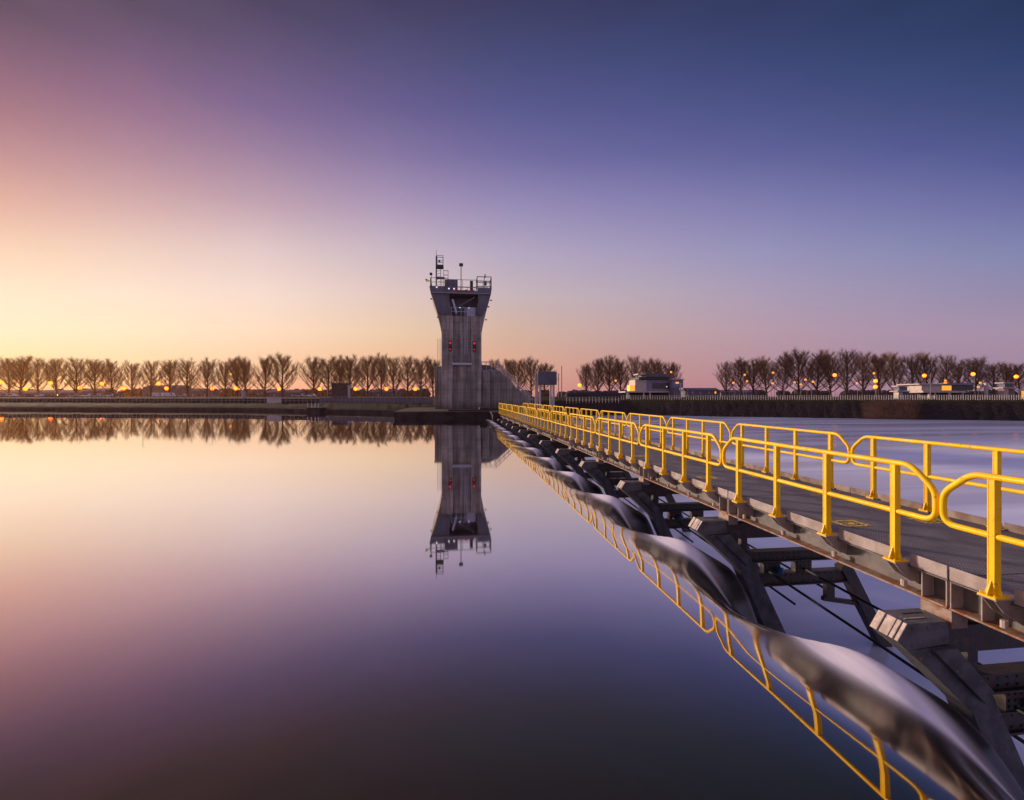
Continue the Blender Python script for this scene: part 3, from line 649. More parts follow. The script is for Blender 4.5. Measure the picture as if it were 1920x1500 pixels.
# lit machinery in the recess
MB().bar((-.1,TY-.05,15.9),(.45,TY-.1,14.0),.32,.25).build('hoist_arm', 'lightsteel', tw)
MB().box(1.9,3.0,TY+.3,TY+1.3,13.72,14.9).build('hoist_cabinet', 'lightsteel', tw)
def railing(mb, pts, z0, h, posts, r=.03, mids=(.5,)):
    for (a, b) in zip(pts, pts[1:]):
        a = Vector(a); b = Vector(b); L = (b-a).length; n = max(1, round(L/posts))
        for i in range(n+1):
            p = a.lerp(b, i/n); mb.bar((p.x,p.y,z0),(p.x,p.y,z0+h), r*2, r*2)
        for m_ in list(mids)+[1]:
            mb.bar((a.x,a.y,z0+h*m_),(b.x,b.y,z0+h*m_), r*2, r*2)
    return mb
railing(MB(), [(-.3,TY-.1),(3.1,TY-.1)], 13.72, 1.05, .7).build('gallery_railing', 'lightsteel', tw)
railing(MB(), [(-.1,TY-.5),(2.5,TY-.5)], 7.15, 1.1, .5).build('gallery_railing', 'rail', tw)
MB().box(-.15, 2.5, TY-.6, TY+.3, 6.85, 7.14).build('gallery_slab', 'lightsteel', tw)
g = MB()
for i in range(9): g.bar((.02+i*.3,TY+.10,8.1),(.02+i*.3,TY+.10,11.2),.04,.04)
for z in (8.1,8.9,9.7,10.5,11.2): g.bar((.0,TY+.10,z),(2.42,TY+.10,z),.05,.05)
g.build('gate_screen', 'rail', tw)
g = MB()
for dx in (-.2,.2): g.bar((1.75+dx,TY-.12,8.2),(1.75+dx,TY-.12,14.8),.045,.045)
for i in range(26): g.bar((1.55,TY-.12,8.3+i*.25),(1.95,TY-.12,8.3+i*.25),.03,.03)
g.build('ladder', 'lightsteel', tw)
MB().bar((1.18,TY-.14,7.2),(1.18,TY-.14,11.0),.07,.07).build('drain_pipe', 'lightsteel', tw)
for x in (.02, .62, 2.4, 2.0): MB().bar((x,TY+.32 if 0<x<2.45 else TY-.02,1),(x,TY+.32,13.6),.05,.05).build('drain_pipe', 'rail', tw)
g = MB()
for dx in (-.2,.15): g.bar((-1.98+dx,TY+1.0,6.6),(-1.98+dx,TY+1.0,10.6),.04,.04)
for i in range(13): g.bar((-2.18,TY+1.0,6.8+i*.3),(-1.62,TY+1.0,6.8+i*.3),.035,.035)
g.build('side_ladder', 'palerail', tw)
for (px, x) in ((0,-.42),(1,3.0-.12)):    # signal lamps: red over dark over red
    s_ = MB().box(x-.22,x+.22,TY-.16,TY-.003,8.75,10.2).build('signal_panel', 'darkbox', tw)
    MB().ball((x,TY-.2,9.88),.17,10,6).build('red_lamp','redlamp',s_, smooth=True)
    MB().ball((x,TY-.2,9.42),.18,10,6).build('dark_lamp','greenlens',s_, smooth=True)
    MB().ball((x,TY-.2,9.0),.10,10,6).build('red_lamp','redlamp',s_, smooth=True)
# top deck fittings
railing(MB(), [(-3.1,TY+8.6),(-3.1,TY-.4),(-.75,TY-.4)], 17.56, 1.15, .8).build('top_railing', 'rail', tw)
railing(MB(), [(-.75,TY-.4),(3.3,TY-.4)], 17.0, 1.55, 1.0, mids=(.33,)).build('top_railing', 'rail', tw)
railing(MB(), [(3.25,TY-.4),(5.2,TY-.4),(5.2,TY+2),(3.25,TY+2),(3.25,TY-.4)], 17.5, 1.55, 1.0, r=.045, mids=(.5,)).build('corner_cage', 'rail', tw)
railing(MB(), [(-3.0,TY+4),(5.1,TY+4)], 17.5, 1.1, 1.0).build('top_railing', 'rail', tw)
MB().box(-1.2,.6,TY+.4,TY+2.2,17.02,18.75).build('winch_housing', 'headsteel', tw)
MB().box(2.35,2.72,TY+.2,TY+.6,17.02,18.6).build('cabinet', 'darkbox', tw)
g = MB(); g.box(4.25,4.6,TY,TY+.3,18.0,18.5); g.box(4.3,4.45,TY,TY+.2,19.05,19.5); g.build('lamp_box', 'darkbox', tw)
g = MB(); g.bar((1.07,TY+.6,17.0),(1.07,TY+.6,20.7),.12,.12)
pole = g.build('light_mast', 'rail', tw); MB().box(.8,1.35,TY+.4,TY+.8,20.7,21.05).build('lamp_head', 'darkbox', pole)
# lattice mast with caged platforms
g = MB(); xm = -2.35
g.bar((xm,TY+.8,17.5),(xm,TY+.8,22.0),.17,.17); g.bar((xm,TY+.8,22),(xm,TY+.8,22.8),.05,.05)
g.bar((xm+.62,TY+.8,17.5),(xm+.62,TY+.8,20.6),.07,.07)
for i in range(8): 
    z = 17.6+i*.38; g.bar((xm,TY+.8,z),(xm+.62,TY+.8,z+.19),.04,.04)
mast = g.build('antenna_mast', 'darkbox', tw)
MB().box(xm,-1.35,TY+.4,TY+1.3,20.35,20.75).build('mast_platform', 'darkbox', mast)
g = MB()
for x in (xm+.1,-1.42):
    for y in (TY+.45,TY+1.25): g.bar((x,y,20.75),(x,y,22.05),.08,.08)
for z in (21.3,22.0):
    for y in (TY+.45,TY+1.25): g.bar((xm+.1,y,z),(-1.42,y,z),.06,.06)
g.build('mast_cage', 'rail', mast)
MB().box(-2.05,-1.8,TY+.6,TY+.8,21.2,21.45).build('mast_instrument', 'darkbox', mast)
MB().box(xm,-1.2,TY+.4,TY+1.3,18.95,19.06).build('mast_platform', 'darkbox', mast)
g = MB()
for x in (-1.32,-.72): g.bar((x,TY+.45,17.7),(x,TY+.45,20.0),.07,.07)
for z in (18.9,19.35,19.95): g.bar((-1.35,TY+.45,z),(-.7,TY+.45,z),.07,.07)
g.build('mast_cage', 'rail', mast)
g = MB(); g.bar((-2.98,TY-.3,17.5),(-2.98,TY-.3,19.3),.06,.06); g.box(-3.2,-2.85,TY-.4,TY-.1,19.1,19.4); g.build('camera_post', 'darkbox', tw)
g = MB(); g.bar((-3.2,TY-.4,18.2),(-3.75,TY-.4,18.5),.10,.16); g.bar((-3.75,TY-.4,18.5),(-3.55,TY-.4,18.1),.10,.12); g.build('windsock_arm', 'yellow', tw)
for (x,z) in ((-2.25,17.4),(-.6,17.25),(.1,17.25)): MB().ball((x,TY-.55,z),.11,8,6).build('deck_light', 'whitelamp', tw)
for (x,z) in ((.9,14.75),(2.15,14.75)): MB().ball((x,TY-.2,z),.07,8,6).build('gallery_light', 'whitelamp', tw)
for (x,z) in ((-3.0,15.9),(5.2,15.9),(-2.1,13.4),(4.5,13.2),(4.85,15.0)):
    MB().box(x-.12,x+.12,TY-.1,TY+.1,z-.08,z+.08).build('side_lamp_box', 'red', tw)
for (x0,x1,z) in ((2.5,2.8,17.1),(1.6,1.9,17.1),(-.3,2.9,17.02)): MB().box(x0,x1,TY-.42,TY-.3,z,z+.12).build('deck_fitting', 'red', tw)

ab = thing('tower_side_block', (-2.1, TY+1, .8), 'narrow concrete block against the left foot of the tower', 'concrete block')
MB().box(-2.58, -1.615, TY+1.2, TY+6, .8, 6.6).build('block', 'concrete', ab, bevel=.03)
MB().box(-2.64, -1.615, TY+1.1, TY+6.1, 6.602, 6.75).build('cap', 'concrete', ab)

sw = thing('stair_wall', (7, TY+2, .8), 'sloping concrete wall with outside stair and handrails right of the tower', 'stair')
MB().prism([(3.885,.8),(12.4,.8),(11.6,1.3),(6.35,6.4),(3.885,6.4)], 'y', TY+2.0, TY+4.2).build('wall', 'concrete', sw, bevel=.03)
MB().box(4.05,5.2,TY+1.1,TY+1.995,.8,6.2).build('pilaster', 'concrete', sw, bevel=.03)
g = MB(); g.bar((5.3,TY+1.95,.9),(5.3,TY+1.95,6.2),.15,.1); g.build('downpipe', 'darkbox', sw)
g = MB()
for dy in (1.9, 4.1):
    for i in range(9):
        t = i/8; g.bar((6.2+5.2*t,TY+dy,6.5-5.1*t),(6.2+5.2*t,TY+dy,7.6-5.1*t),.06,.06)
    for h_ in (.55,1.1): g.bar((6.2,TY+dy,6.5+h_),(11.4,TY+dy,1.4+h_),.09,.09)
    g.bar((4.0,TY+dy,7.5),(6.2,TY+dy,7.6),.06,.06)
    for x in (4.0,4.7,5.4): g.bar((x,TY+dy,6.4),(x,TY+dy,7.5),.06,.06)
g.build('handrail', 'palerail', sw)
MB().prism([(3.9,6.41),(6.3,6.41),(5.1,7.0),(3.9,7.1)], 'y', TY+2.2, TY+4.0).build('sloping_hatch', 'headsteel', sw)

# ------------------------------------------------------------------ trees
def make_tree(seed, H, Wd, dense, name='poplar_tree'):
    rn = random.Random(seed); tk = MB(); cr = MB()
    def seg(mb, p, q, r0, r1, n=3):
        d = (q-p); 
        if d.length < 1e-5: return
        d.normalize(); a = d.cross(Vector((.3,.9,.2))).normalized(); b = d.cross(a)
        vs = [p+(a*cos(2*pi*i/n)+b*sin(2*pi*i/n))*r0 for i in range(n)]+[q+(a*cos(2*pi*i/n)+b*sin(2*pi*i/n))*r1 for i in range(n)]
        mb.add(vs, [(i,(i+1)%n,(i+1)%n+n,i+n) for i in range(n)])
    lean = Vector((rn.uniform(-.06,.06), rn.uniform(-.06,.06), 0))
    p = Vector((0,0,-.5)); n = 12; ax = []
    for i in range(n+1):
        t = i/n; q = Vector((lean.x*H*t+rn.uniform(-.12,.12), lean.y*H*t+rn.uniform(-.12,.12), H*.82*t-.3)); ax.append(q)
    rad = lambda t: .52*(1-t)**.8+.06
    for i in range(n): seg(tk, ax[i], ax[i+1], rad(i/n)*(1.25 if i == 0 else 1), rad((i+1)/n), 7)
    ph = rn.uniform(0,6.28); wb = rn.uniform(.05,.16)
    def inside(q):      # rounded-topped crown envelope
        t = (q.z/H); wob = 1+wb*sin(3*atan2(q.y,q.x)+ph+q.z*.35)
        if t > 1: return False
        w = Wd/2*(max(0,sin(pi*min(1,max(0,(t-.02)/1.0))**.80))**.42 if t > .02 else 0)*wob
        return (q.x**2+q.y**2)**.5 < w*1.08
    nl = 28
    for i in range(nl):
        t = .12+.76*(i/nl)**1.0; k = t*n; j = int(k); base = ax[min(j,n-1)].lerp(ax[min(j+1,n)], k-j)
        az = i*2.4+rn.uniform(-.5,.5); up = rn.uniform(.15,.5)+t*1.3
        d = Vector((cos(az),sin(az),up)).normalized(); L = (H*.56)*(1.08-t*.85)*rn.uniform(.75,1.1); m = 6; q = base; r0 = rad(t)*.42
        for s in range(m):
            d = (d+Vector((rn.uniform(-.16,.16),rn.uniform(-.16,.16),(.26-.18*t)+rn.uniform(-.1,.1)))).normalized(); q2 = q+d*L/m
            if not inside(q2) and s > 1: break
            seg(tk if s < 3 else cr, q, q2, r0*(1-s/m)+.045, r0*(1-(s+1)/m)+.045, 4)
            for _ in range(3 if s > 0 else 1):
                dd = (d*.8+Vector((rn.uniform(-1,1),rn.uniform(-1,1),rn.uniform(-.1,1.0)))).normalized(); L2 = L*rn.uniform(.16,.34); a = q.lerp(q2, rn.random())
                for s2 in range(3):
                    dd = (dd+Vector((rn.uniform(-.25,.25),rn.uniform(-.25,.25),.18))).normalized(); b = a+dd*L2/3
                    if not inside(b): break
                    seg(cr, a, b, .05-.008*s2, .042-.008*s2)
                    for _ in range(dense):
                        e = (dd+Vector((rn.uniform(-.9,.9),rn.uniform(-.9,.9),rn.uniform(-.1,.9)))).normalized(); a3 = a.lerp(b, rn.random()); b3 = a3+e*rn.uniform(.7,1.9)
                        c3 = b3+(e+Vector((rn.uniform(-.4,.4),rn.uniform(-.4,.4),.4))).normalized()*rn.uniform(.4,1.2)
                        if b3.z < H*1.0: seg(cr, a3, b3, .030, .022); seg(cr, b3, c3, .022, .012)
                    a = b
            q = q2
    t = thing(name, (0,0,0), 'x', 'tree')
    tk.build('trunk', 'bark', t); cr.build('crown', 'twig', t)
    return t
protos = [make_tree(11,34,21,3), make_tree(12,33,20,2), make_tree(13,34,22,3), make_tree(14,32.5,21,3), make_tree(15,33,19,3), make_tree(16,33.5,22,2), make_tree(17,33,20,3)]
used = [False]*7; rt = random.Random(21)
def put_tree(px, Z, top, label, group):
    gz = ground_z(px, Z); H = (ZH(top, Z)-gz)*1.11
    i = rt.randrange(7)
    if not used[i]: o = protos[i]; used[i] = True
    else: o = copy_tree(protos[i])
    o.location = P(px, Z, gz); s = H/34.0; w = s*rt.uniform(1.1,1.4)
    o.scale = (w, w, s); o.rotation_euler = (0,0,rt.uniform(0,6.28)); tag(o, label, 'tree', group)
rows = [
 ('long row at the left edge of the photo', [-20,18,36,72,106,143,178,212,248,283,318,352,388,422,446,462,496,530], 345, [(0,668),(80,664),(200,669),(300,671),(440,668),(480,664),(553,665)]),
 ('row between the left gap and the tower', [588,615,638,655,689,715,738,765,789,812], 345, [(570,672),(600,667),(650,662),(760,663),(820,668)]),
 ('short row right behind the tower', [926,948,972,996,1020], 370, [(910,674),(960,672),(1000,671),(1040,682)]),
 ('round-ended clump left of centre right, behind the control building', [1100,1120,1143,1165,1190,1213,1236,1258], 340, [(1085,690),(1110,672),(1140,667),(1220,667),(1250,672),(1280,690)]),
 ('long row at the right', [1362,1388,1412,1438,1467,1498,1530,1558,1587,1618,1649,1682,1710,1742,1774,1796,1829,1862,1888,1912], 270, [(1340,690),(1370,672),(1400,668),(1440,662),(1500,655),(1600,653),(1650,658),(1700,656),(1760,660),(1800,670),(1850,671),(1920,680)]),
]
names = ['long left row','row left of the tower','short row right of the tower','clump behind the control building','long right row']
for (g_, xs, Z, tops), nm in zip(rows, names):
    for i, x in enumerate(xs):
        put_tree(x, Z+rt.uniform(-5,5), interp(tops, x)+rt.uniform(-2,6), '%s bare winter poplar from the left in the %s' % (ORD1[i], nm), 'bare poplars of the '+nm)

# far wood: an irregular low belt of bushy clumps
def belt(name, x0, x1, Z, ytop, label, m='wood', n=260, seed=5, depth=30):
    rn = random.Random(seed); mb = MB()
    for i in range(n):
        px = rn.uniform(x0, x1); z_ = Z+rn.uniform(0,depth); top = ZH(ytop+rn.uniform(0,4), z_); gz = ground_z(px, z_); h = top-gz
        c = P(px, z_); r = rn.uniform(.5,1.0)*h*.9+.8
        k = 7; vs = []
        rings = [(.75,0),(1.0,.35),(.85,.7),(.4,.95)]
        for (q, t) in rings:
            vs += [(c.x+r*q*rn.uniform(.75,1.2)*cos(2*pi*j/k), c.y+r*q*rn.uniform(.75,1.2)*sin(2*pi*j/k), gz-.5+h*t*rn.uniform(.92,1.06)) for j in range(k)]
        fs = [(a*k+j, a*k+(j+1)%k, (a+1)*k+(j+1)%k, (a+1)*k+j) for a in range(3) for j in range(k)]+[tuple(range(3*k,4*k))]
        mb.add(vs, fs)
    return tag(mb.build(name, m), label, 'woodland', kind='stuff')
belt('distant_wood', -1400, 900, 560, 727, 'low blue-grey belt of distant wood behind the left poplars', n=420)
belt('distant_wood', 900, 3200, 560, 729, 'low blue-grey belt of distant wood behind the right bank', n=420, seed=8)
belt('hedge', 1070, 1165, 190, 730, 'dark rounded hedge on the right bank near the lone orange lamp', n=40, seed=9, depth=6)
belt('hedge', 10, 130, 260, 737, 'low hedge on the left bank below the poplars', n=40, seed=19, depth=6)
def brush():
    rn = random.Random(31); mb = MB()
    for i in range(5200):
        px = rn.uniform(1612,1735); d = rn.uniform(-.5,9)
        e = min(1, min(px-1608, 1738-px)/25)
        Z = bank_Z(px)+d*.9; gz = ground_z(px, Z); p = P(px, Z, gz-.05)
        q = p+Vector((rn.uniform(-.5,.5),rn.uniform(-.5,.5),rn.uniform(.5,1.4)*e)); r = .022
        mb.add([p+Vector((r,0,0)), p+Vector((-r,r,0)), p+Vector((0,-r,0)), q], [(0,1,3),(1,2,3),(2,0,3)])
    tag(mb.build('brushwood', 'brush'), 'reddish brown brushwood growing on the stone slope of the right bank', 'bushes', kind='stuff')
brush()

# ------------------------------------------------------------------ street lamps
def make_lamp(h, arm, m, head):
    t = thing('street_lamp', (0,0,0), 'x', 'street lamp')
    g = MB(); g.cyl((0,0),.09,0,h-.1,8,.06); g.bar((0,0,h-.1),(arm,0,h+.05),.07,.07); g.build('pole','rail',t)
    g = MB(); g.bar((arm-.3,0,h+.16),(arm+.5,0,h+.2),.3,.12); g.build('lamp_head','rail',t)
    MB().ball((arm+.1,0,h-.1-head*.4),head,12,8,1).build('lamp_globe',m,t,smooth=True)
    return t
lampkinds = {}
def lamp(px, py, Z, kind, label, group):
    gz = ground_z(px, Z); h = ZH(py, Z)-gz+.1; hk = max(3, round(h*2)/2)
    key = (kind, hk, Z)
    if key not in lampkinds: o = lampkinds[key] = make_lamp(hk, 0.5, 'orange' if kind == 0 else 'softorange', (1.1 if kind == 0 else .66)*Z/300)
    else: o = copy_tree(lampkinds[key])
    o.location = P(px, Z, ZH(py,Z)-hk+.1); o.rotation_euler = (0,0,R_.uniform(0,6.28)); tag(o, label, 'street lamp', group)
LL = [(2,716),(45,728),(97,717),(147,726),(193,718),(232,727),(295,718),(314,727),(396,727),(440,727),(434,701),(521,728),(601,728),(666,728),(723,728),(778,728)]
LL.sort()
for i, (x, y) in enumerate(LL):
    lamp(x, y, 300, 0 if y > 710 else 1, '%s orange street lamp from the left on the left bank' % ORD1[i], 'lit street lamps on the left bank')
RL = [(1088,721,0),(1152,713,1),(1260,697,1),(1394,702,1),(1399,714,1),(1378,717,1),(1452,698,1),(1446,718,1),(1490,716,1),(1501,720,1),(1513,711,1),(1522,715,1),(1566,702,0),(1608,718,1),(1642,699,1),(1643,713,0),(1641,724,0),(1695,722,0),(1735,703,0),(1776,713,1),(1771,719,0),(1723,721,1),(1828,700,0),(1841,717,1),(1835,725,1),(1902,705,0),(1890,722,0)]
RL.sort()
for i, (x, y, k) in enumerate(RL):
    lamp(x, y, 215, k, ('%s orange lamp from the left on the right bank' % (ORD1[i] if i < 25 else ['second last','last'][i-25])), 'lit lamps on the right bank')

# tall unlit light masts near the left bank
def make_mast(h):
    t = thing('light_pole', (0,0,0), 'x', 'light pole'); g = MB(); g.cyl((0,0),.09,0,h,8,.05); g.build('pole','rail',t)
    g = MB(); g.bar((0,0,h-.05),(.9,0,h+.05),.09,.07); g.build('arm','rail',t); return t
m0 = make_mast(9)
for i, (x, y, Z) in enumerate([(150,690,128),(268,683,128),(398,688,128),(614,700,128),(743,697,140),(840-50,700,150),(1470,690,135),(1745,700,125)]):
    o = m0 if i == 0 else copy_tree(m0); gz = ground_z(x,Z); h = ZH(y,Z)-gz; o.location = P(x,Z,gz); o.scale = (1,1,h/9); o.rotation_euler=(0,0,R_.uniform(0,6))
    tag(o, ('%s tall thin unlit light pole from the left, on the bank' % ORD1[i]), 'light pole', 'tall unlit light poles')
# two thin masts beside the dark board
for i, (x, y) in enumerate([(1047,700),(1053,686)]):
    o = thing('lattice_mast', P(x,300,2.1), ('shorter' if i == 0 else 'taller')+' thin lattice mast beside the dark board', 'mast', 'thin masts right of the dark board')
    c = P(x,300); g = MB(); g.bar((c.x,c.y,2),(c.x,c.y,ZH(y,300)),.45,.45); g.build('mast','rail',o)

# ------------------------------------------------------------------ buildings and small structures on the banks
def wall_box(mb, px0, px1, Z, z0, z1, d):
    a = P(px0,Z); b = P(px1,Z); c = (a+b)/2+FW*d/2
    return mb.obox(c, RT, FW, (b-a).length/2, d/2, z0, z1)
def bldg(name, Z, px0, px1, label, cat='building', group=None):
    c = P((px0+px1)/2, Z); gz = ground_z((px0+px1)/2, Z)
    return thing(name, (c.x, c.y, gz), label, cat, group), gz
# control building on stilts
Z = 165; cb_, gz = bldg('control_building', Z, 1175, 1262, 'pale two-storey lock control building with dark overhanging roof on stilts')
zf = lambda y: ZH(y, Z)
wall_box(MB(), 1191, 1212, Z-.02, zf(734), zf(712), 9).build('side_wing', 'render', cb_)
wall_box(MB(), 1211, 1256, Z, zf(733), zf(712), 9).build('upper_storey', 'violet', cb_)
w_ = wall_box(MB(), 1223, 1255, Z-.06, zf(729), zf(718), .05).build('window', 'windark', cb_)
wall_box(MB(), 1249.5, 1251, Z-.1, zf(726), zf(724), .03).build('lit_lamp', 'whitelamp', w_)
wall_box(MB(), 1172, 1260, Z-.5, zf(736), zf(733.3), 10).build('floor_slab', 'render', cb_)
wall_box(MB(), 1198, 1256, Z-.8, zf(711.5), zf(707), 10).build('roof', 'darkbox', cb_)
wall_box(MB(), 1211, 1257, Z-1.0, zf(706.8), zf(701), 9.5).build('roof', 'headsteel', cb_)
wall_box(MB(), 1196, 1212, Z-.6, zf(702.8), zf(700.5), 6).build('roof_edge', 'render', cb_)
for (a,b) in ((1176,1179),(1206,1208.5),(1218,1220.5),(1255,1260)):
    wall_box(MB(), a, b, Z-.4, gz-.3, zf(736.1), .6).build('pillar', 'render', cb_)
wall_box(MB(), 1181, 1254, Z+4, gz-.3, zf(736.1), 4).build('lower_storey', 'darkbox', cb_)
wall_box(MB(), 1254, 1262, Z+1, zf(730), zf(712), 5).build('stair_turret', 'render', cb_)
wall_box(MB(), 1181, 1191, Z+.5, zf(733), zf(722), 4).build('lit_porch', 'winlit', cb_)
o, g2 = bldg('equipment_cabin', 160, 1262, 1282, 'dark grey equipment cabin right of the control building')
wall_box(MB(),1263,1274,160,g2-.2,ZH(727,160),4).build('wall','shed',o); wall_box(MB(),1261,1281,162,ZH(726.8,160),ZH(712,160),4).build('upper_cabin','violet',o)
wall_box(MB(),1260,1283,161.5,ZH(711.8,160),ZH(710,160),5).build('roof','render',o)
wall_box(MB(),1267,1273,161.8,ZH(719,160),ZH(716,160),.1).build('window','winlit',o)
wall_box(MB(),1275.5,1277,160.5,g2-.2,ZH(718,160),.3).build('pillar','render',o)
# second control building
Z = 150; b2, gz = bldg('control_building', Z, 1725, 1832, 'long low control building with orange lit window and pale floor band')
zf = lambda y: ZH(y, Z)
wall_box(MB(),1728,1766,Z,zf(732.5),zf(721.5),8).build('left_wing','render',b2)
u = wall_box(MB(),1761,1825,Z+.5,zf(732),zf(722),8).build('upper_storey','shed',b2)
wall_box(MB(),1765,1784,Z+.3,zf(732),zf(723),.12).build('lit_window','winlit',b2)
wall_box(MB(),1785.5,1823,Z+.3,zf(731.5),zf(723),.12).build('window','windark',b2)
wall_box(MB(),1724,1768,Z-.6,zf(721.3),zf(719.2),9).build('roof','render',b2)
wall_box(MB(),1768.3,1828,Z-.6,zf(721.8),zf(718.5),9).build('roof','violet',b2)
wall_box(MB(),1731,1811,Z-.7,zf(736.2),zf(732.7),9).build('floor_slab','render',b2)
wall_box(MB(),1745,1825,Z+2.5,gz-.3,zf(736.4),5).build('lower_storey','darkbox',b2)
for (a,b) in ((1742,1745.5),(1753,1755),(1779,1783),(1805,1807)): wall_box(MB(),a,b,Z-.5,gz-.3,zf(736.4),.5).build('pillar','render',b2)
for (x, y0, y1, lab) in ((1697,722,750,'small white kiosk hut on the bank left of the long control building'),(1895,716,751,'small pale kiosk hut with flat roof near the right edge')):
    k_, g3 = bldg('kiosk', 148, x-8, x+8, lab, 'hut', 'small huts on the right bank')
    f_ = lambda y: ZH(y,148)
    wall_box(MB(),x-12,x-4,148,g3-.2,f_(y0+13),2).build('wall','render',k_); wall_box(MB(),x-4+.05,x+8,148.3,g3-.2,f_(y0+12),2).build('wall','shed',k_)
    wall_box(MB(),x-14,x+9,147.5,f_(y0+12.5),f_(y0+10.5),3.2).build('roof','render',k_)
    wall_box(MB(),x-11,x+4,148.1,f_(y0+10.3),f_(y0+3),1.8).build('upper_cabin','shed',k_)
    wall_box(MB(),x-13,x+7,147.7,f_(y0+2.8),f_(y0+1),2.8).build('roof','render',k_)
k_, g3 = bldg('information_pillar', 148, 1848, 1852, 'slim pale upright pillar between the control building and the right kiosk', 'pillar')
wall_box(MB(),1849,1853,148,g3-.2,ZH(719,148),.7).build('column','render',k_); wall_box(MB(),1848.4,1853.6,147.9,ZH(718.9,148),ZH(717.8,148),.9).build('cap','render',k_)
k_, g3 = bldg('lit_sign', 146, 1914, 1924, 'glowing orange panel cut by the right edge of the photo', 'sign')
wall_box(MB(),1917,1927,146,ZH(751,146),ZH(733,146),.3).build('panel','winlit',k_); wall_box(MB(),1910.5,1913,146,g3-.2,ZH(729,146),.3).build('post','render',k_)
# dark board on four pale pillars
bo, g3 = bldg('board', 92, 1005, 1045, 'dark rectangular board raised on pale pillars on the bank right of the tower', 'board')
wall_box(MB(),1008.5,1044,92,ZH(721.5,92),ZH(696.5,92),1.0).build('panel','headsteel',bo)
wall_box(MB(),1009,1043.5,91.96,ZH(697.5,92),ZH(696.6,92),.03).build('panel_rim','rail',bo)
for (a,b) in ((1003,1009),(1011,1014.5),(1031,1034.5),(1036,1040)):
    wall_box(MB(),a,b,92.2 if a>1005 else 93.2,g3-1.5,ZH(721.7,92) if a>1005 else ZH(700,92),.5).build('pillar','render',bo)
# sheds and distant low houses
shed_i = 0
for (a,b,yt,Z,lab,win) in ((-20,150,731,430,'long low blue-grey shed at the far left beyond the lamps',0),(156,195,728,420,'pale long shed behind the third left street lamp',0),(268,340,722,440,'blue-grey gabled shed behind the unlit pole on the left',0),(345,392,728,430,'low wide shed left of the brick hut',0),(1290,1350,727,330,'low grey house with lit windows right of the control building',1),(1352,1420,731,360,'low shed under the left end of the right poplar row',0),(690,745,730,400,'low blue shed left of the tower',0),(490,560,731,400,'low dark shed under the end of the left poplar row',0)):
    o, g3 = bldg('low_house' if win else 'shed', Z, a, b, lab)
    yb = ZH(yt+5, Z); c = P((a+b)/2,Z); 
    wall_box(MB(),a,b,Z,g3-.5,yb,14).build('wall','shed',o)
    mb = MB(); A = P(a-1,Z-.6); B = P(b+1,Z-.6); D = FW*15.2
    h = ZH(yt,Z); v = [Vector((A.x,A.y,yb+.02)),Vector((B.x,B.y,yb+.02)),Vector((B.x,B.y,yb+.02))+D,Vector((A.x,A.y,yb+.02))+D]; r1 = (v[0]+v[3])/2; r2 = (v[1]+v[2])/2; r1.z=r2.z=h
    mb.add(v+[r1,r2],[(0,1,5,4),(2,3,4,5),(1,2,5),(3,0,4),(3,2,1,0)]); mb.build('roof','shedroof',o)
    if win:
        for (wa,wb,mm) in ((1297,1300,'render'),(1312,1315,'whitelamp'),(1328,1331,'whitelamp'),(1340,1343,'winlit')):
            wall_box(MB(),wa,wb,Z-.15,ZH(738,Z),ZH(734,Z),.1).build('window',mm if mm != 'whitelamp' else 'lightsteel',o)
    else:
        for q in range(4):
            xa = a+(b-a)*(q+.4)/4.2; wall_box(MB(),xa,xa+1.8,Z-.15,g3+.3,g3+2.6,.1).build('door','lightsteel' if q%2 else 'windark',o)
o, g3 = bldg('brick_hut', 150, 622, 652, 'square dark brick hut on the left bank below the poplars', 'hut')
wall_box(MB(),622,650,150,g3-.3,ZH(720,150),4).build('wall','brick',o); wall_box(MB(),620.5,651.5,149.7,ZH(719.9,150),ZH(718,150),4.6).build('roof','shedroof',o)
wall_box(MB(),652,656,149,g3-.3,ZH(722,150),.5).build('pillar','palerail',o)
o, g3 = bldg('concrete_block', 92, 500, 528, 'pale pinkish concrete block on the left quay with a flat top', 'concrete block')
wall_box(MB(),500,527,92,g3-.5,ZH(746,92),1.5).build('block','render',o,bevel=.05); wall_box(MB(),498.5,528.5,91.9,ZH(745.9,92),ZH(744.6,92),1.7).build('cap','render',o)
for i,(x,lab) in enumerate(((455,'pale upright cabinet on the left bank under the tenth lamp'),(247,'dark round-topped kiosk beside the long left row'),(463,'tall dark bushy chimney block near the left row'))):
    if i == 1 or i == 2: continue
    o, g3 = bldg('cabinet', 130, x-3, x+3, lab, 'cabinet'); wall_box(MB(),x-2.5,x+2.5,130,g3-.2,ZH(733,130),1).build('body','palerail',o); wall_box(MB(),x-3,x+3,129.9,ZH(732.9,130),ZH(732,130),1.2).build('cap','rail',o)

# fences and guard walls along the banks
def fence(x0, x1, Zf, h, step, m, label, zb=0, infill=None, name='bank_fence'):
    A = P(x0, Zf(x0)); B = P(x1, Zf(x1)); o = thing(name, (A.x,A.y,ground_z(x0,Zf(x0))), label, 'fence')
    n = max(2, int((x1-x0)/step)); pts = []
    for i in range(n+1):
        x = x0+(x1-x0)*i/n; Z = Zf(x); pts.append(P(x, Z, ground_z(x, Z)+zb))
    g = MB()
    for p in pts: g.bar(p-Vector((0,0,.3)), p+Vector((0,0,h)), .09, .09)
    g.build('posts', m, o)
    g = MB()
    for a, b in zip(pts, pts[1:]):
        for t in (.5, 1): g.bar(a+Vector((0,0,h*t)), b+Vector((0,0,h*t)), .06, .07)
    g.build('rails', m, o)
    if infill:
        g = MB()
        for a, b in zip(pts, pts[1:]): g.bar(a+Vector((0,0,h*.42)), b+Vector((0,0,h*.42)), .04, h*.8)
        g.build('infill_panel', infill, o)
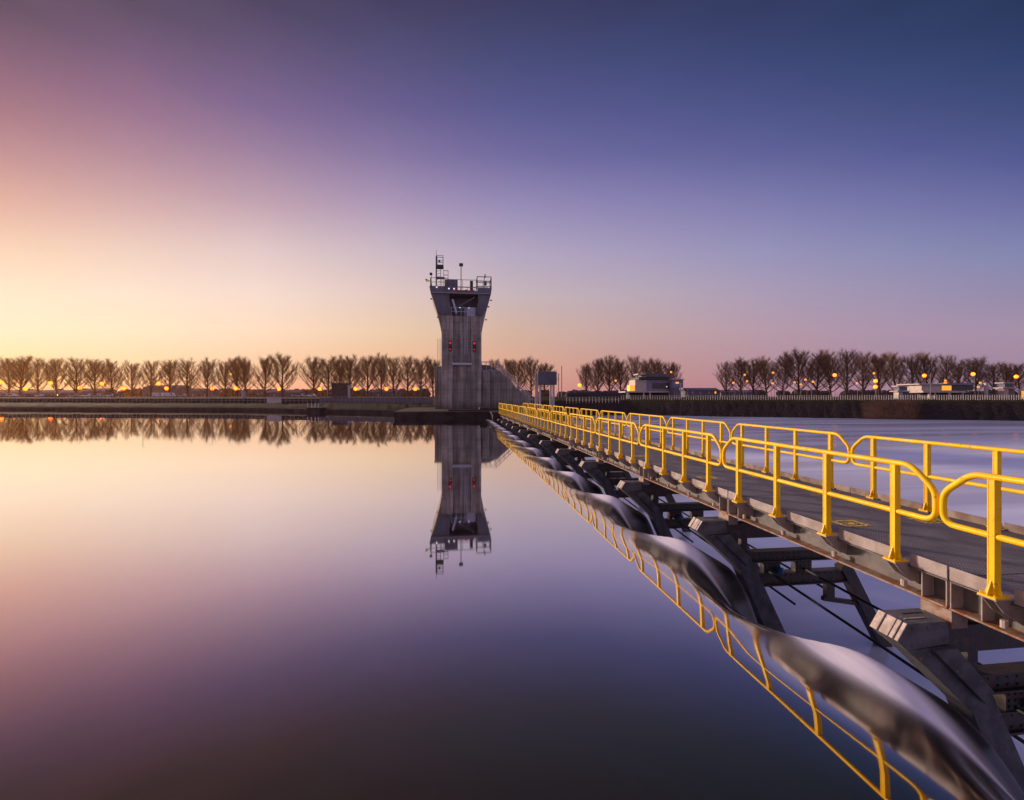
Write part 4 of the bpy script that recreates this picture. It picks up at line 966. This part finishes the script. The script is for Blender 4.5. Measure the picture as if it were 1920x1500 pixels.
fence(600, 812, lambda x: bank_Z(x)+17, 1.25, 8, 'rail', 'pale grey palisade fence on the quay left of the tower', infill='shed')
fence(-120, 600, lambda x: bank_Z(x)+12, 1.1, 8, 'rail', 'dark guard fence along the left quay', infill='concdark')
fence(1062, 1160, lambda x: bank_Z(x)-0+5.5+4, 1.6, 6, 'palerail', 'pale open railing on the bank left of the control building')
fence(1165, 2100, lambda x: bank_Z(x)+22, 1.25, 4.5, 'palerail', 'long pale railing along the top of the right bank')
o = thing('quay_wall', P(300,90,.5), 'low dark quay wall along the left water edge', 'wall')
g = MB(); prev=None
for x in range(-400, 741, 20):
    Z = bank_Z(x)-.3; p = P(x,Z,0); 
    if prev is not None: g.bar(Vector((prev.x,prev.y,.05)), Vector((p.x,p.y,.05)), .6, .9)
    prev = p
g.build('wall','concdark',o)
o = thing('mooring_steps', P(590,74,.3), 'small dark landing with pale posts on the water edge left of the tower', 'landing')
wall_box(MB(),575,600,74.5,-.5,.75,2.5).build('platform','concdark',o)
g = MB()
for x in (577,584,591,597): g.bar(P(x,74.6,.75),P(x,74.6,1.5),.12,.12)
g.build('posts','palerail',o)

# ------------------------------------------------------------------ parked cars
def make_car(m, van=False):
    t = thing('parked_van' if van else 'parked_car', (0,0,0), 'x', 'van' if van else 'car')
    if van: prof = [(-2.5,.35),(2.5,.35),(2.55,1.0),(2.1,1.25),(1.7,2.15),(-2.45,2.2),(-2.5,1.9)]; wn = [(1.15,1.25),(1.95,1.25),(1.6,2.0),(1.15,2.0)]
    else: prof = [(-2.15,.35),(2.1,.35),(2.15,.75),(1.2,.95),(.55,1.45),(-1.2,1.48),(-1.85,1.0),(-2.15,.9)]; wn = [(-1.6,1.0),(1.0,1.0),(.45,1.38),(-1.1,1.4)]
    MB().prism(prof,'y',-.88,.88).build('body',m,t,bevel=.05)
    MB().prism(wn,'y',-.9,.9).build('window','glass',t)
    for x in (-1.35,1.35):
        for y in (-.8,.8):
            g = MB(); n=12
            vs=[(x+.32*cos(2*pi*i/n), y-.1, .32+.32*sin(2*pi*i/n)) for i in range(n)]+[(x+.32*cos(2*pi*i/n), y+.1, .32+.32*sin(2*pi*i/n)) for i in range(n)]
            g.add(vs,[tuple(range(n))[::-1],tuple(range(n,2*n))]+[(i,(i+1)%n,(i+1)%n+n,i+n) for i in range(n)]); g.build('wheel','tyre',t)
    return t
cars = {k: make_car(k) for k in ('carwhite','cardark','carsilver')}; van = make_car('carwhite', True); cu = set()
cl = [(12,'carsilver'),(24,'carwhite'),(60,'cardark'),(74,'carwhite'),(96,'cardark'),(118,'cardark'),(137,'carsilver'),(163,'carwhite'),(181,'carsilver'),(206,'carwhite'),(222,'cardark'),(340,'carsilver'),(478,'cardark'),(560,'carsilver'),(583,'carwhite')]
for i,(x,k) in enumerate(cl):
    src = cars[k]; o = src if k not in cu else copy_tree(src); cu.add(k)
    Z = 235; o.location = P(x,Z,ground_z(x,Z)); o.scale = (1.15,)*3; o.rotation_euler=(0,0,-TH+R_.choice((0,pi))+R_.uniform(-.1,.1))
    tag(o, '%s %s parked car from the left on the far left bank' % (ORD1[i], {'carwhite':'white','cardark':'dark','carsilver':'silver'}[k]), 'car', 'cars parked on the left bank')
for i,x in enumerate((297,318)):
    o = van if i == 0 else copy_tree(van); Z = 225; o.location = P(x,Z,ground_z(x,Z)); o.rotation_euler=(0,0,-TH); tag(o, ('left' if i==0 else 'right')+' one of two white vans parked under the left poplars','van','white vans on the left bank')

hz, hnt, hb = newmat('glow_volume_mat'); hnt.nodes.remove(hb)
pv = hnt.nodes.new('ShaderNodeVolumePrincipled'); pv.inputs['Density'].default_value = .00010; pv.inputs['Color'].default_value = (1,.42,.13,1); pv.inputs['Anisotropy'].default_value = .62  # orange scattering volume added for the glow around the left trees
hnt.links.new(pv.outputs[0], hnt.nodes['Material Output'].inputs['Volume'])
mb = MB(); mb.box(-1300,1300,-400,1300,-4.5,40); M['glow_volume'] = hz
tag(mb.build('glow_volume','glow_volume'), 'thin warm scattering volume added to give the evening glow over the river', kind='stuff')
for o in scene.objects:
    if '_o' in o: del o['_o']
for i, p in enumerate(protos):
    if not used[i]:
        for ch in list(p.children): bpy.data.objects.remove(ch)
        bpy.data.objects.remove(p)
